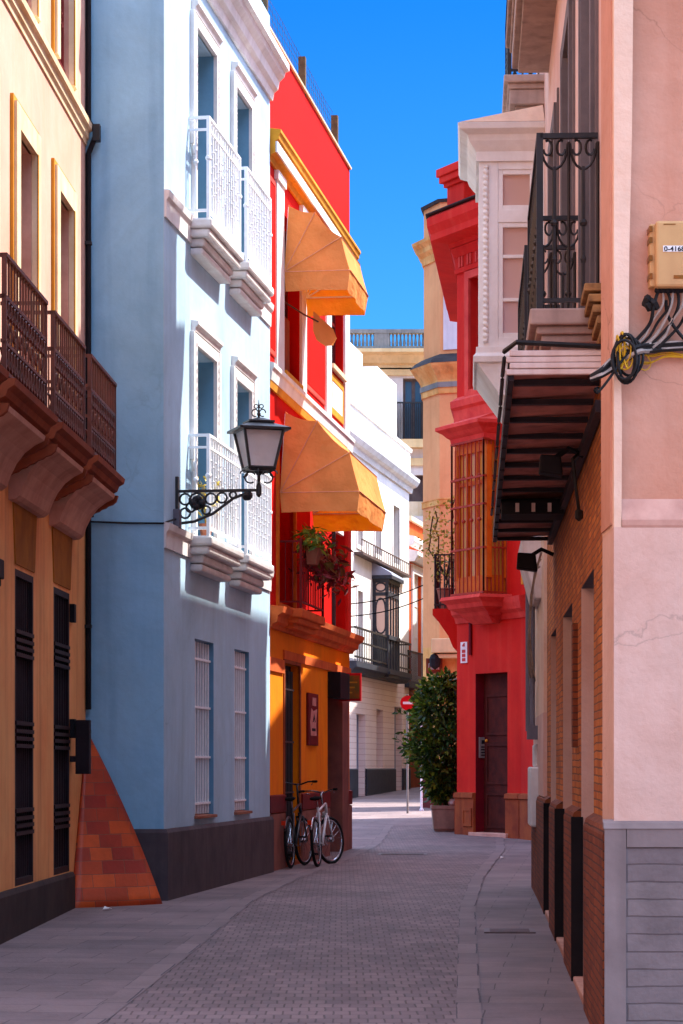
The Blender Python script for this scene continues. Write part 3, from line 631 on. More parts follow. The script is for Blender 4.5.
# first-floor balcony
a,b=uR(33.62),uR(35.7); s=MB()
for (e,x,y) in ((.34,-.1,0),(.28,-.17,-.1),(.2,-.24,-.17)): s.box(FR,a+.34-e,b-.34+e,3.86+x+.001,3.861+y+.02,-.02,e)
sl=s.build('balcony','orange_cornice',red,bevel=.015)
r=MB(); o=.31; zt=4.8
r.box(FR,a+.03,b-.03,zt-.03,zt,o-.02,o+.02); r.box(FR,a+.03,b-.03,3.96,3.985,o-.012,o+.012)
for e in (a+.05,b-.05):
    r.box(FR,e-.015,e+.015,zt-.03,zt-.001,0,o); r.box(FR,e-.012,e+.012,3.96,3.984,0,o); r.box(FR,e-.016,e+.016,3.88,zt+.03,o-.016,o+.016)
    for i in range(2): r.tube([FR.at(e,3.96,.1+.1*i),FR.at(e,zt,.1+.1*i)],.008,5)
for i in range(13): u=a+.05+(b-a-.1)*(i+.5)/13; r.tube([FR.at(u,3.97,o),FR.at(u,zt,o)],.008,5)
r.build('railing','dark_red_wood',sl)
# flower trough hanging on the rail
ft=thing('flower_trough',FR.at(uR(35.2),4.55,.4),'trough of dark red and green trailing plants hung on the red house balcony rail','planter')
MB().poly_u(FR,[(.34,4.5),(.46,4.5),(.5,4.72),(.33,4.72)],uR(34.0),uR(35.5)).build('trough','terracotta',ft)
m1=MB(); m2=MB()
for i in range(150):
    q=random.random(); p=FR.at(uR(33.7)+q*1.0,4.7+random.random()*.28+.05*q,.4+random.gauss(0,.1)); m1.leaf(p,.16,.05)
for i in range(420):
    q=random.random(); p=FR.at(uR(34.2)+q*1.9+random.gauss(0,.05),4.62+random.gauss(0,.13)-.28*max(0,q-.5)*1.2,.42+random.gauss(0,.13)); m2.leaf(p,.17,.06)
for i in range(14):
    q=random.random(); p=FR.at(uR(34.2)+q*1.9,4.6,.45); pts=[p]
    for k in range(4): pts.append(pts[-1]+Vector((random.gauss(.02,.04),random.gauss(.05,.06),-.05+random.gauss(0,.03))))
    m2.tube(pts,.005,4)
m1.build('green_foliage','pot_leaf',ft); m2.build('red_foliage','flower_leaf',ft)
# ground floor doors
a,b,_,z1=gd[0]; zb=g(34.8)
f=casement(red,FR,a,b,zb,z1,-.12,'near_black',bars=(.25,.5,.8)); grille(FR,a+.06,b-.06,zb+.1,z1-.08,-.08,9,(.1,.35,.62,.9),.012).build('grille','black_iron',f)
rect(FR,a-.07,b+.07,zb,z1+.07,.07,-.02,.02).build('door_surround','rust_plinth',red)
a,b,_,z1=gd[1]; zb=g(39)
f=casement(red,FR,a,b,zb,z1,-.3,'near_black',bars=(.75,)); MB().box(FR,b-.7,b+.03,zb,z1,-.28,.05).build('jamb_lining','terracotta_plinth',red)
for a,b in ((u0,gd[0][0]-.07),(gd[0][1]+.07,gd[1][0]),(gd[1][1]+.03,u1+.03)):
    MB().poly_u(FR,[(-.02,-.3),(.04,-.3),(.04,1.12),(-.02,1.14)],a,b).build('plinth','terracotta_plinth',red)
    MB().poly_u(FR,[(-.02,1.14),(.045,1.14),(.045,1.36),(-.02,1.38)],a,b).build('plinth_band','dark_red_wood',red)
v=MB(); c=FR.at(uR(33.3),0,-.6); v.lathe((c.x,c.y),[(.22,11.4),(.22,11.75),(.26,11.78),(.2,11.95),(.05,12.02)],12); v.build('roof_vent','cream_trim',red,smooth=False)
# shop sign and plaque
sg=thing('shop_sign',FR.at(uR(40.0),2.8,.1),'box sign with an olive and orange face over the doorway of the orange ground floor','sign')
MB().box(FR,uR(38.2),uR(39.2),2.8,3.2,.0,.2).build('box','near_black',sg,bevel=.01)
MB().box(Fr(FR.at(uR(39.3),0,0).xy,FR.n,FR.d),.02,.36,2.78,3.22,.0,.1).build('end_panel','sign_red',sg)
fe=Fr(FR.at(uR(39.3),0,0).xy,FR.n,(-FR.d[0],-FR.d[1])); e_=MB().box(fe,.05,.34,2.82,3.18,.0,.018); e_.build('face','sign_olive',sg)
t=MB()
for i in range(3): t.box(fe,.09,.31-.04*i,3.06-.08*i,3.085-.08*i,.018,.022)
t.build('lettering','ochre_trim',sg)
a=uR(36.1); pq=thing('wall_plaque',FR.at(a+.3,2.1,0),'tall narrow plaque of dark red glass with pale printed shapes on the orange wall','plaque')
MB().box(FR,a,a+.95,2.06,2.82,.0,.035).build('board','dark_red_wood',pq,bevel=.005)
t=MB(); t.poly_o(FR,[(a+.2,2.2),(a+.75,2.2),(a+.7,2.38),(a+.8,2.6),(a+.45,2.56),(a+.25,2.6),(a+.15,2.4)],.03,.04); t.box(FR,a+.35,a+.7,2.64,2.76,.03,.04)
t.build('print','photo_pale',pq); t=MB(); t.poly_o(FR,[(a+.35,2.4),(a+.5,2.52),(a+.62,2.4),(a+.56,2.4),(a+.5,2.46),(a+.42,2.4)],.035,.044); t.box(FR,a+.3,a+.62,2.27,2.31,.035,.044); t.build('mark','near_black',pq)

# ---------------------------------------------------------------- awnings
def awning(label,Yn,Yf,zp,r,angs,val,shade):
    un,uf=uR(Yn),uR(Yf)
    t=thing('awning',FR.at((un+uf)/2,zp,0),label,'awning','orange awnings on the red house')
    hoop=lambda u,a,rr=r:FR.at(u,zp+rr*math.sin(a),.03+rr*math.cos(a))
    cv=MB(); A_=[math.radians(a) for a in angs]
    nseg=6; rows=[]
    # canopy top between hoops (slight sag), plus two side fans
    for i,a in enumerate(A_):
        rows.append([hoop(un+(uf-un)*j/nseg,a) for j in range(nseg+1)])
    vs=[];fs=[]
    sub=4; R=[]
    for i in range(len(rows)-1):
        for k in range(sub):
            t_=k/sub; sag=.035*math.sin(math.pi*t_)*(1+.4*math.sin(i*2.1))
            R.append([rows[i][j].lerp(rows[i+1][j],t_)-Vector((0,0,sag)) for j in range(nseg+1)])
    R.append(rows[-1])
    # valance
    n_=Vector((FR.n[0],FR.n[1],0))
    for k in (.33,.66,1): R.append([rows[-1][j]+Vector((0,0,-val*k))-n_*(.03*k+.022*math.sin(j*2.3)*k) for j in range(nseg+1)])
    q=nseg+1; vs=[p for r_ in R for p in r_]
    fs=[(i*q+j,i*q+j+1,(i+1)*q+j+1,(i+1)*q+j) for i in range(len(R)-1) for j in range(nseg)]
    cv.add(vs,fs); nt_=(len(A_)-1)*sub+1
    for j,u in ((0,un),(nseg,uf)):
        c=FR.at(u,zp,.03); ring=[R[i][j] for i in range(nt_)]; inner=[c.lerp(p,.5)+Vector((FR.d[0],FR.d[1],0))*(.012 if j==0 else -.012) for p in ring]
        b=len(cv.v); cv.v+= [c]+inner+ring; m=len(ring)
        for i in range(m-1): cv.f+= [(b,b+1+i,b+2+i),(b+1+i,b+2+i,b+2+m+i,b+1+m+i)]
        # side valance
        lo=[FR.at(u,zp,.03),rows[-1][j]]; dn=[FR.at(u,zp-val,.05),R[-1][j]]
        cv.add([lo[0],lo[0].lerp(lo[1],.5),lo[1],dn[1],dn[0].lerp(dn[1],.5)+Vector((0,0,.012)),dn[0]],[(0,1,4,5),(1,2,3,4)])
    o=cv.build('canopy','awning_orange',t); o.modifiers.new('s','SOLIDIFY').thickness=.004
    s=MB()
    for u in (un-.004,uf+.004):
        for a in A_[1:]: s.tube([FR.at(u,zp,.03),hoop(u,a,r*1.0)],.006,4)
    for a in A_: s.tube([hoop(un,a,r+.004),hoop(uf,a,r+.004)],.007,4)
    s.build('seam','seam',t)
    h=MB()
    for a in A_:
        h.tube([FR.at(un+.02,zp,.04),hoop(un+.02,a,r-.02),hoop(uf-.02,a,r-.02),FR.at(uf-.02,zp,.04)],.012,6)
    h.build('frame','white_metal',t)
awning('upper orange hooped awning over the top floor window of the red house',34.0,35.9,8.48,.9,(86,62,30,0),.27,.42)
awning('lower, larger orange hooped awning over the first-floor balcony of the red house',33.65,36.5,5.44,1.08,(86,62,29,0),.27,.42)
# small lit shade on an arm below the upper awning
ws=thing('cloth_shade',FR.at(uR(34.6),7.85,.3),'little orange cloth shade on a thin arm below the upper awning','shade')
MB().tube([FR.at(uR(34.1),8.1,.0),FR.at(uR(34.3),7.95,.25),FR.at(uR(34.5),7.88,.42)],.012,5).build('arm','brown_iron',ws)
s=MB(); c0=FR.at(uR(34.45),8.02,.36); n_=8
rim=[FR.at(uR(34.6)+.16*math.cos(i*6.283/n_),7.72+.16*math.sin(i*6.283/n_)-.03*math.cos(i*6.283/n_),.5+.14*math.cos(i*6.283/n_)) for i in range(n_)]
s.add([c0]+rim,[(0,1+i,1+(i+1)%n_) for i in range(n_)]); o=s.build('cloth','awning_orange',ws); o.modifiers.new('s','SOLIDIFY').thickness=.004
# rooftop fence
rf=thing('rooftop_fence',FR.at(uR(36),11.54,-.12),'wire mesh fence on weathered wooden posts along the top of the red house','fence')
for y in (32.85,36.05,39.3): MB().box(FR,uR(y)-.055,uR(y)+.055,11.4,12.4 if y<33 else 11.98,-.1,.0).build('post','wood_post',rf)
m=MB(); ua,ub=uR(32.9),uR(39.3)
for i in range(33): u=ua+(ub-ua)*i/32; m.tube([FR.at(u,11.5,-.08),FR.at(u,12.0+.03*math.sin(i),-.08)],.003,3)
for i in range(5): m.tube([FR.at(ua+(ub-ua)*k/8,11.62+i*.1+.015*math.sin(k*2+i),-.08) for k in range(9)],.003,3)
m.build('wire_mesh','wire',rf)

# ================================================================== bicycles
def bicycle(label,x,y,yaw,lean,fm,steer,bar_h,group=None):
    d=(math.cos(yaw),math.sin(yaw)); zg=g(y)+.004
    t=thing('bicycle',(x,y,zg),label,'bicycle',group)
    class BF(Fr):
        def at(s,u,z,o=0):
            v=Fr.at(s,u,zg+z*math.cos(lean)-o*math.sin(lean),o*math.cos(lean)+z*math.sin(lean)); return v
    B=BF((x,y),d,(-d[1],d[0])); R=.335
    class SF(Fr):   # steered front assembly about the head tube
        def at(s,u,z,o=0):
            uu=u-.52; return B.at(.52+uu*math.cos(steer)-o*math.sin(steer),z,uu*math.sin(steer)+o*math.cos(steer))
    S=SF((x,y),d,(-d[1],d[0]))
    def wheel(fr,cx):
        w=MB(); w.ring(fr,cx,R,0,R-.02,R-.02,.022,n=28,k=6); wo=w.build('wheel','rubber',t,smooth=True)
        q=MB(); q.ring(fr,cx,R,0,R-.048,R-.048,.012,n=28,k=5)
        for i in range(16):
            a=i*math.pi/8+.1; q.tube([fr.at(cx+.02*math.cos(a+1),R+.02*math.sin(a+1),.02*(-1)**i),fr.at(cx+(R-.05)*math.cos(a),R+(R-.05)*math.sin(a),0)],.0022,3)
        q.tube([fr.at(cx,R,-.045),fr.at(cx,R,.045)],.02,8); q.build('rim','chrome',wo)
    wheel(B,-.52); wheel(S,.54)
    f=MB(); bb=(-.08,.29); st=(-.22,.82); hd=(.40,.86); hb=(.43,.72); ra=(-.52,R)
    f.tube([B.at(*bb),B.at(*st)],.017,7); f.tube([B.at(*bb),B.at(*hb)],.02,7); f.tube([B.at(-.205,.76),B.at(*hd)],.016,7); f.tube([B.at(*hd),B.at(*hb)],.022,8)
    for s_ in (-1,1):
        f.tube([B.at(bb[0],bb[1],.03*s_),B.at(ra[0],ra[1],.055*s_)],.010,6); f.tube([B.at(-.2,.74,.02*s_),B.at(ra[0],ra[1],.055*s_)],.009,6)
    f.build('frame',fm,t,smooth=True)
    k=MB(); k.tube([S.at(.42,.74),S.at(.45,.66)],.022,7)
    for s_ in (-1,1): k.tube([S.at(.445,.68,.05*s_),S.at(.48,.52,.055*s_),S.at(.54,R,.055*s_)],.012,6)
    k.tube([S.at(.445,.68,-.055),S.at(.445,.68,.055)],.016,6); k.build('fork',fm,t,smooth=True)
    h=MB(); h.tube([S.at(.405,.85),S.at(.39,bar_h-.02),S.at(.45,bar_h)],.015,7)
    h.tube([S.at(.33,bar_h+.03,-.3),S.at(.4,bar_h+.03,-.16),S.at(.45,bar_h,-.04),S.at(.45,bar_h,.04),S.at(.4,bar_h+.03,.16),S.at(.33,bar_h+.03,.3)],.012,7)
    for s_ in (-1,1): h.tube([S.at(.36,bar_h+.0,.24*s_),S.at(.42,bar_h-.02,.2*s_)],.006,4)
    ho=h.build('handlebar','chrome' if fm!='bike_black' else 'bike_black',t,smooth=True)
    gr=MB()
    for s_ in (-1,1): gr.tube([S.at(.345,bar_h+.03,.25*s_),S.at(.30,bar_h+.028,.33*s_)],.018,7)
    gr.build('grip','rubber',ho)
    sd=MB(); sd.tube([B.at(*st),B.at(-.235,.9)],.013,6); sdo=sd.build('seat_post','chrome',t)
    q=MB(); rings=[(-.36,.93,.075,.03),(-.33,.945,.085,.035),(-.25,.945,.06,.03),(-.15,.935,.025,.022),(-.09,.93,.012,.012)]
    vs=[B.at(u,z+hh*math.sin(a)*.7,w*math.cos(a)) for u,z,w,hh in rings for a in [i*math.pi/4 for i in range(8)]]
    fs=[(i*8+j,i*8+(j+1)%8,(i+1)*8+(j+1)%8,(i+1)*8+j) for i in range(4) for j in range(8)]+[tuple(range(8)),tuple(range(32,40))]
    q.add(vs,fs); q.build('saddle','rubber',t,smooth=True)
    c=MB(); c.ring(B,bb[0],bb[1],.05,.09,.09,.007,n=18,k=4)
    for s_ in (-1,1):
        c.tube([B.at(bb[0],bb[1],.06*s_),B.at(bb[0]+.12*s_,bb[1]-.12*s_,.075*s_)],.010,5)
    c.tube([B.at(bb[0],bb[1]+.09,.05),B.at(ra[0],ra[1]+.035,.05)],.005,4); c.tube([B.at(bb[0],bb[1]-.09,.05),B.at(ra[0],ra[1]-.035,.05)],.005,4)
    co=c.build('crank','chrome',t)
    p=MB()
    for s_ in (-1,1):
        pc=B.at(bb[0]+.12*s_,bb[1]-.12*s_,.12*s_); pf=Fr((pc.x,pc.y),B.d,B.n); p.box(pf,-.045,.045,pc.z-.012,pc.z+.012,-.04,.04)
    p.build('pedal','rubber',co)
    m=MB(); m.ring(B,-.52,R,0,R+.02,R+.02,.018,a0=.2,a1=2.6,n=12,k=4); m.build('mudguard',fm if fm=='bike_black' else 'chrome',t,smooth=True)
    rr=MB(); rc=B.at(-.9,.62); rf_=Fr((rc.x,rc.y),B.d,B.n); rr.box(rf_,-.012,.012,rc.z-.03,rc.z+.03,-.028,.028); rr.tube([rc,B.at(-.82,.55),B.at(-.52,R+.33)],.006,4); rr.build('reflector','reflector',t)
    return t
yw=math.pi/2-.142
bicycle('black bicycle with a high handlebar, nearest the wall of the orange ground floor',-.6,34.3,yw-.02,.05,'bike_black',-.2,1.13)
bicycle('white-framed bicycle with its front wheel turned, parked outside the black one',-.235,34.65,yw-.03,.07,'bike_white',-.42,1.02)
# ================================================================== 4 far white house
FC=left_fr(P(358,69)[0],69,.18)
wh=thing('white_house',(.6,72,g(72)),'white house with pink-tinged cladding below and a dark enclosed balcony','house')
cu=FC.u; uL,uR_=-3.4,FC.u(409)
A1=(cu(356.5),cu(365.5)); A2=(cu(376.5),cu(383)); A3=(cu(394.5),cu(402)); 
gh=[(A1[0],A1[1],-.3,3.2),(A2[0],A2[1],1.72,3.4),(A3[0],A3[1],-.3,3.55)]
zb=4.55
MB().wall(FC,uL,uR_,-.3,zb-.25,gh,.4).build('ground_floor_wall','pink_siding',wh)
uw=[(cu(357),cu(362),4.6,6.6),(cu(374.7),cu(380),4.6,6.5),(cu(357),cu(362),7.75,9.3),(cu(374.7),cu(380.5),7.75,9.45),(cu(392.5),cu(398.8),7.75,9.6),(cu(391),cu(397),4.6,6.6)]
MB().wall(FC,uL,uR_,zb-.25,10.7,uw,.4).build('upper_wall','white_wall',wh)
block(wh,[FC.at(uL,0,-.39).xy,FC.at(uR_,0,-.39).xy,FC.at(uR_,0,-8).xy,FC.at(uL,0,-8).xy],-.3,10.65,'white_wall')
for i,(a,b,z0,z1) in enumerate(uw):
    f=casement(wh,FC,a,b,z0,z1,-.18,'shutter_brown','glass_blue',.08,bars=(.6,)); rect(FC,a-.12,b+.12,z0,z1+.12,.12,-.02,.03).build('surround','white_trim',f)
for i,(a,b,z0,z1) in enumerate(gh):
    z0=max(z0,g(72)); f=casement(wh,FC,a,b,z0,z1,-.2,'iron_grey' if i==1 else 'blue_grey','glass_dark' if i==1 else 'blue_grey',.1,solid=.8,bars=(.7,))
for a,b in ((uL,A1[0]),(A1[1],A3[0]),(A3[1],uR_+.03)):
    MB().poly_u(FC,[(-.02,-.3),(.05,-.3),(.05,1.66),(-.02,1.7)],a,b).build('plinth','iron_grey',wh)
MB().poly_u(FC,[(-.02,10.3),(.06,10.3),(.1,10.45),(.22,10.5),(.3,10.62),(.32,10.72),(-.02,10.78)],uL,uR_+.25).build('cornice','white_trim',wh)
MB().box(FC,uL,uR_+.0,10.7,11.55,-.3,.04).build('parapet','white_wall',wh)
MB().poly_u(FC,[(-.34,11.55),(.09,11.55),(.1,11.66),(-.34,11.68)],uL,uR_+.05).build('coping','white_trim',wh)
MB().box(FC,cu(346),cu(363.5),10.7,FC.z(351,342),-3.0,-.03).build('roof_room','white_wall',wh)
MB().box(FC,cu(379),cu(398.5),10.72,FC.z(379,366),-3.6,-.06).build('roof_room','white_wall',wh)
# long balcony and enclosed bay
s=MB(); a,b=cu(354.8,.4),cu(410.5,.4); s.poly_u(FC,[(-.02,4.25),(.3,4.25),(.36,4.35),(.45,4.4),(.45,4.55),(-.02,4.55)],a,b); sl=s.build('balcony','iron_grey',wh)
r=MB(); by0,by1=cu(372.5,0),cu(399,.45)
for ua,ub in ((a,by0),(by1,b)):
    r=MB()
    r.box(FC,ua,ub,5.42,5.47,.38,.43); r.box(FC,ua,ub,5.05,5.09,.38,.43); r.box(FC,ua,ub,4.65,4.69,.38,.43)
    n=max(3,int((ub-ua)/.35))
    for i in range(n+1): u=ua+(ub-ua)*i/n; r.tube([FC.at(u,4.55,.405),FC.at(u,5.45,.405)],.011,4)
    e=a if ua==a else b; r.box(FC,e-.02,e+.02,5.42,5.46,0,.4); r.build('railing','black_iron',sl)
bo=.46; bz0,bz1=4.2,7.15
by=MB()
for z0,z1,e in ((4.3,4.38,.0),(4.38,4.46,.06),(4.46,4.52,.0),(5.38,5.5,.03),(6.62,6.72,.0),(7.0,7.1,.02),(7.1,7.2,.12)): by.box(FC,by0-e,by1+e,z0+.001,z1,-.02,bo+e)
for u in (by0,by0+(by1-by0)*.25,by0+(by1-by0)*.5,by0+(by1-by0)*.75,by1-.09): by.box(FC,u,u+.09,4.5,7.02,bo-.09,bo-.001)
for e in (by0,by1-.08): by.box(FC,e+.001,e+.081,4.5,7.02,0,.09)
by.box(FC,by0+.01,by1-.01,4.52,5.38,bo-.07,bo-.03)
for e in (by0+.01,by1-.05): by.box(FC,e,e+.04,4.52,5.38,.02,bo-.05)
bf=by.build('enclosed_balcony','iron_grey',wh)
q=MB()
for e in (by0+.03,by1-.04):
    fr=Fr(FC.at(e,0,0).xy,FC.n,FC.d); q.ring(fr,bo/2,6.87,0,.15,.12,.025,n=14,k=4); q.ring(fr,bo/2,6.25,0,.14,.3,.025,a0=0,a1=math.pi,n=10,k=4); q.ring(fr,bo/2,5.75,0,.14,.2,.025,a0=math.pi,a1=2*math.pi,n=10,k=4); q.tube([fr.at(bo/2-.14,5.75),fr.at(bo/2-.14,6.25)],.02,4); q.tube([fr.at(bo/2+.14,5.75),fr.at(bo/2+.14,6.25)],.02,4)
for i in range(4):
    u=by0+(by1-by0)*(i+.5)/4; q.ring(FC,u+.04,6.85,bo-.04,.3,.12,.03,n=12,k=4)
q.build('tracery','iron_grey',bf)
m,nt,b_=newmat('glass_clear'); b_.inputs['Base Color'].default_value=(.9,.92,.92,1); b_.inputs['Roughness'].default_value=.05; b_.inputs['Transmission Weight'].default_value=1; b_.inputs['IOR'].default_value=1.1
gg=MB().box(FC,by0+.09,by1-.09,5.5,7.0,bo-.05,bo-.04)
for e in (by0+.04,by1-.05): gg.box(FC,e,e+.01,5.5,7.0,.09,bo-.09)
gg.build('pane','mirador_glass',bf)
tp=MB(); tp.poly_u(FC,[(-.02,7.2),(bo+.12,7.2),(bo+.1,7.26),(-.02,7.6)],by0-.12,by1+.12); tp.build('bay_roof','blue_grey',bf)
r=MB()
for a,b in ((cu(354),cu(403)),):
    r.box(FC,a,b,7.55,7.62,-.02,.25); r.box(FC,a,b,7.95,7.98,.2,.23)
    for i in range(24): u=a+(b-a)*i/23; r.tube([FC.at(u,7.6,.215),FC.at(u,7.97,.215)],.012,4)
r.build('ledge_railing','shutter_brown',wh)
ov=MB()
for z,y0 in ((5.95,0),(5.62,1)):
    pts=[]
    p0=FC.at(-2,z+.15,.1); p1=Vector((2.3,60.9,z+.35)) 
    ov.tube([p0.lerp(p1,i/10)-Vector((0,0,.12*math.sin(math.pi*i/10))) for i in range(11)],.014,4)
mat('matt_black',lin(18,17,18),None,9,1,0,spec=0)
tag(ov.build('overhead_cable','matt_black',org=(1,68,5.8)),'pair of thin overhead cables strung across the bend of the lane before the white house','cable')

# ================================================================== 5 orange house beyond
FK=left_fr(P(409.5,80)[0],80,.2)
orh=thing('orange_house',(2.6,83,g(83)),'narrow orange house with white mouldings behind the white house, left of the turret','house')
ku=FK.u; ke=ku(437)
w=[(ku(412.5),ku(421),4.6,8.0),(ku(416),ku(419),1.6,3.0)]
MB().wall(FK,-.2,ke,-.3,4.3,[w[1]],.4).build('ground_floor_wall','rust_plinth',orh)
MB().wall(FK,-.2,ke,4.3,9.6,[w[0]],.4).build('upper_wall','orange_far',orh)
block(orh,[FK.at(-.2,0,-.39).xy,FK.at(ke,0,-.39).xy,FK.at(ke,0,-7).xy,FK.at(-.2,0,-7).xy],-.3,9.55,'orange_far')
f=casement(orh,FK,*w[0],-.1,'white_trim','sign_white',.12,bars=(.4,.7)); casement(orh,FK,*w[1],-.1,'iron_grey','glass_blue',.08)
rect(FK,w[0][0]-.3,w[0][1]+.3,4.4,8.25,.28,-.02,.06).build('window_surround','white_trim',orh)
MB().poly_u(FK,[(-.02,8.3),(.2,8.3),(.3,8.5),(.3,8.62),(-.02,8.7)],-.2,ke).build('cornice','white_trim',orh)
MB().poly_u(FK,[(-.02,8.8),(.1,8.8),(.2,8.95),(.2,9.1),(-.02,9.15)],-.2,ke).build('cornice','white_trim',orh)
MB().poly_u(FK,[(-.42,9.6),(.1,9.6),(.1,9.75),(-.42,9.75)],-.2,ke).build('coping','cream_trim',orh)
r=MB(); a,b=ku(407.6,.4),ku(424,.4); MB().box(FK,a,b,4.2,4.4,0,.45).build('balcony','iron_grey',orh)
r.box(FK,a,b,5.3,5.35,.4,.44)
for i in range(15): u=a+(b-a)*i/14; r.tube([FK.at(u,4.4,.42),FK.at(u,5.32,.42)],.015,4)
r.build('railing','black_iron',orh)

# ================================================================== 6 tall beige block at the end
FE=Fr(P(300,100),(1,0),(0,-1)); eu=FE.u
be=thing('beige_block',(2,100,g(100)),'tall beige apartment building with a stone balustrade on its roof, closing the view','apartment block')
zz=lambda py:Zp(py,100)
ho=[]
for c in (372,403,):
    for z0,z1 in ((zz(440),zz(378)),(zz(516),zz(475)),(zz(600),zz(550))):
        ho.append((eu(c),eu(c+ (21 if c>390 else 16)),z0,z1))
MB().wall(FE,-2.5,6.5,-.3,zz(366),ho,.5).build('front_wall','beige_pale',be)
MB().wall(FE,-2.5,6.5,zz(366),zz(353),[],.5).build('frieze','beige_far',be)
block(be,[(FE.at(-2.5,0).x,100.49),(FE.at(6.5,0).x,100.49),(FE.at(6.5,0).x,110),(FE.at(-2.5,0).x,110)],-.3,zz(354),'beige_far')
for i,(a,b,z0,z1) in enumerate(ho):
    f=casement(be,FE,a,b,z0,z1,-.3,'shutter_brown','glass_blue' if i%3==0 else 'shutter_brown',.1,bars=(.7,) if i%3 else ())
    if i%3==0:
        s=MB().box(FE,a-.3,b+.3,z0-.35,z0-.02,-.02,.5).build('balcony','beige_far',be)
        r=MB(); r.box(FE,a-.25,b+.25,z0+1.4,z0+1.46,.42,.48)
        for q in range(18): u=a-.25+(b-a+.5)*q/17; r.tube([FE.at(u,z0-.02,.45),FE.at(u,z0+1.42,.45)],.02,4)
        r.build('railing','black_iron',s)
    if i%3==1: MB().box(FE,a,b,z0,z0+.6,-.28,-.2).build('planter_rail','cream_trim',f)
for z in (zz(462),zz(366),zz(372),zz(536)): MB().box(FE,-2.5,6.5,z-.15,z+.15,-.02,.12).build('string_course','beige_far',be)
MB().poly_u(FE,[(-.02,zz(366)),(.3,zz(364)),(.5,zz(357)),(.8,zz(355)),(.8,zz(351.5)),(-.4,zz(351.5))],-2.5,6.5).build('cornice','beige_far',be)
bl=MB(); zb0,zb1=zz(351.5),zz(333)
bl.box(FE,-2.5,6.5,zb0,zb0+.12,.2,.6); bl.box(FE,-2.5,6.5,zb1-.1,zb1+.05,.2,.6)
for u in (eu(374),eu(330),eu(424)): bl.box(FE,u,u+.6,zb0,zb1-.1,.22,.58)
for i in range(60):
    u=-2.4+8.8*i/59; c=FE.at(u,0,.4); h=zb1-.1-zb0-.12; bl.lathe((c.x,c.y),[(.045,zb0+.12),(.06,zb0+.12+h*.3),(.03,zb0+.12+h*.65),(.045,zb0+.12+h)],6)
bl.build('balustrade','stone_grey',be)

# ================================================================== 7 turret house
V=[(P(426,61.0)),(P(423,60.2)),(P(439.5,59.3)),(P(475,59.0)),(4.2,59.0),(4.2,61.0)]
tu=thing('turret_house',(2.6,60,g(60)),'tall apricot corner house with a turret and dark capped cornices, behind the red corner house','house')
MB().plan(V,4.6,Zp(395,60)).build('wall','turret_orange',tu)
MB().plan([(x+.0,y) for x,y in V],-.3,4.6).build('ground_floor_wall','turret_trim',tu)
path=V[:4]
tz=lambda py:Zp(py,60)
MB().sweep(path,[(-.1,-.3),(.05,-.3),(.05,1.9),(-.1,1.92)]).build('plinth','dark_red_wood',tu)
MB().sweep(path,[(-.3,tz(398)),(.04,tz(398)),(.06,tz(385)),(.12,tz(380)),(.2,tz(375)),(.28,tz(371)),(.3,tz(369)),(-.3,tz(368))]).build('cornice','turret_trim',tu)
MB().sweep(path,[(-.5,tz(369)),(.31,tz(369)),(.2,tz(364)),(.05,tz(360)),(-.1,tz(357)),(-.5,tz(357))]).build('cornice_cap','dark_roof',tu)
fr=MB(); fr.sweep(path,[(-.1,tz(392)),(.075,tz(392)),(.078,tz(387)),(-.1,tz(387))]); fr.build('frieze','stone_grey',tu)
MB().sweep(path,[(-.1,tz(508)),(.03,tz(508)),(.03,tz(503)),(.05,tz(502)),(-.1,tz(500))]).build('string_course','turret_trim',tu)
up=[(x+.02,y) for x,y in V]
MB().plan(up,tz(368),tz(262)).build('upper_wall','turret_orange',tu)
fw=Fr(V[2],(V[3][0]-V[2][0],V[3][1]-V[2][1]),(V[3][1]-V[2][1],-(V[3][0]-V[2][0])))
MB().box(fw,.1,.8,tz(355),tz(262),-.05,.02).build('pale_panel','turret_white',tu)
MB().box(fw,.3,.75,tz(236),tz(220),-.05,.02).build('window','glass_dark',tu)
MB().sweep(path,[(-.2,tz(265)),(.02,tz(265)),(.05,tz(258)),(.14,tz(254)),(.16,tz(250)),(.25,tz(246)),(.27,tz(243)),(-.2,tz(241))]).build('cornice','turret_trim',tu)
MB().plan(up,tz(242),tz(208)).build('attic_wall','turret_orange',tu)
MB().sweep(path,[(-.6,tz(209)),(.04,tz(209)),(.06,tz(206)),(-.6,tz(203))]).build('roof_edge','dark_roof',tu)
w=MB(); w.box(fw,-.05,.9,tz(655),tz(641),-.05,.5); w.box(fw,.0,.8,tz(660),tz(656),-.02,.4); w.build('door_canopy','beige_far',tu,bevel=.02)
wl=thing('wall_lantern',fw.at(.15,4.2,.4),'ornate little dark wall lantern under the pale ledge on the apricot house','lantern')
c=fw.at(.0,0,.35); MB().lathe((c.x,c.y),[(.02,tz(671)),(.12,tz(668)),(.14,tz(661)),(.1,tz(657)),(.02,tz(655))],8).build('body','near_black',wl)
q=MB(); q.tube([fw.at(.0,tz(655),.0),fw.at(0,tz(653),.35)],.02,5); q.ring(Fr(fw.at(.0,0,0).xy,fw.n,fw.d),.15,tz(659),0,.1,.1,.015,n=10); q.build('arm','near_black',wl)
fp=Fr(P(426.5,59.1),(1,-.04),(-.04,-1)); px=lambda a:fp.u(a)
sp=thing('street_name_plate',fp.at(px(434),tz(673),0),'brown framed street name plate with pale lettering above the potted tree','sign')
MB().box(fp,px(426.5),px(442),tz(674),tz(661),-.25,.0).build('board','corbel_brown',sp); rect(fp,px(426)-.0,px(442.5),tz(675),tz(660),.05,-.02,.03).build('border','sign_brown',sp)
t=MB()
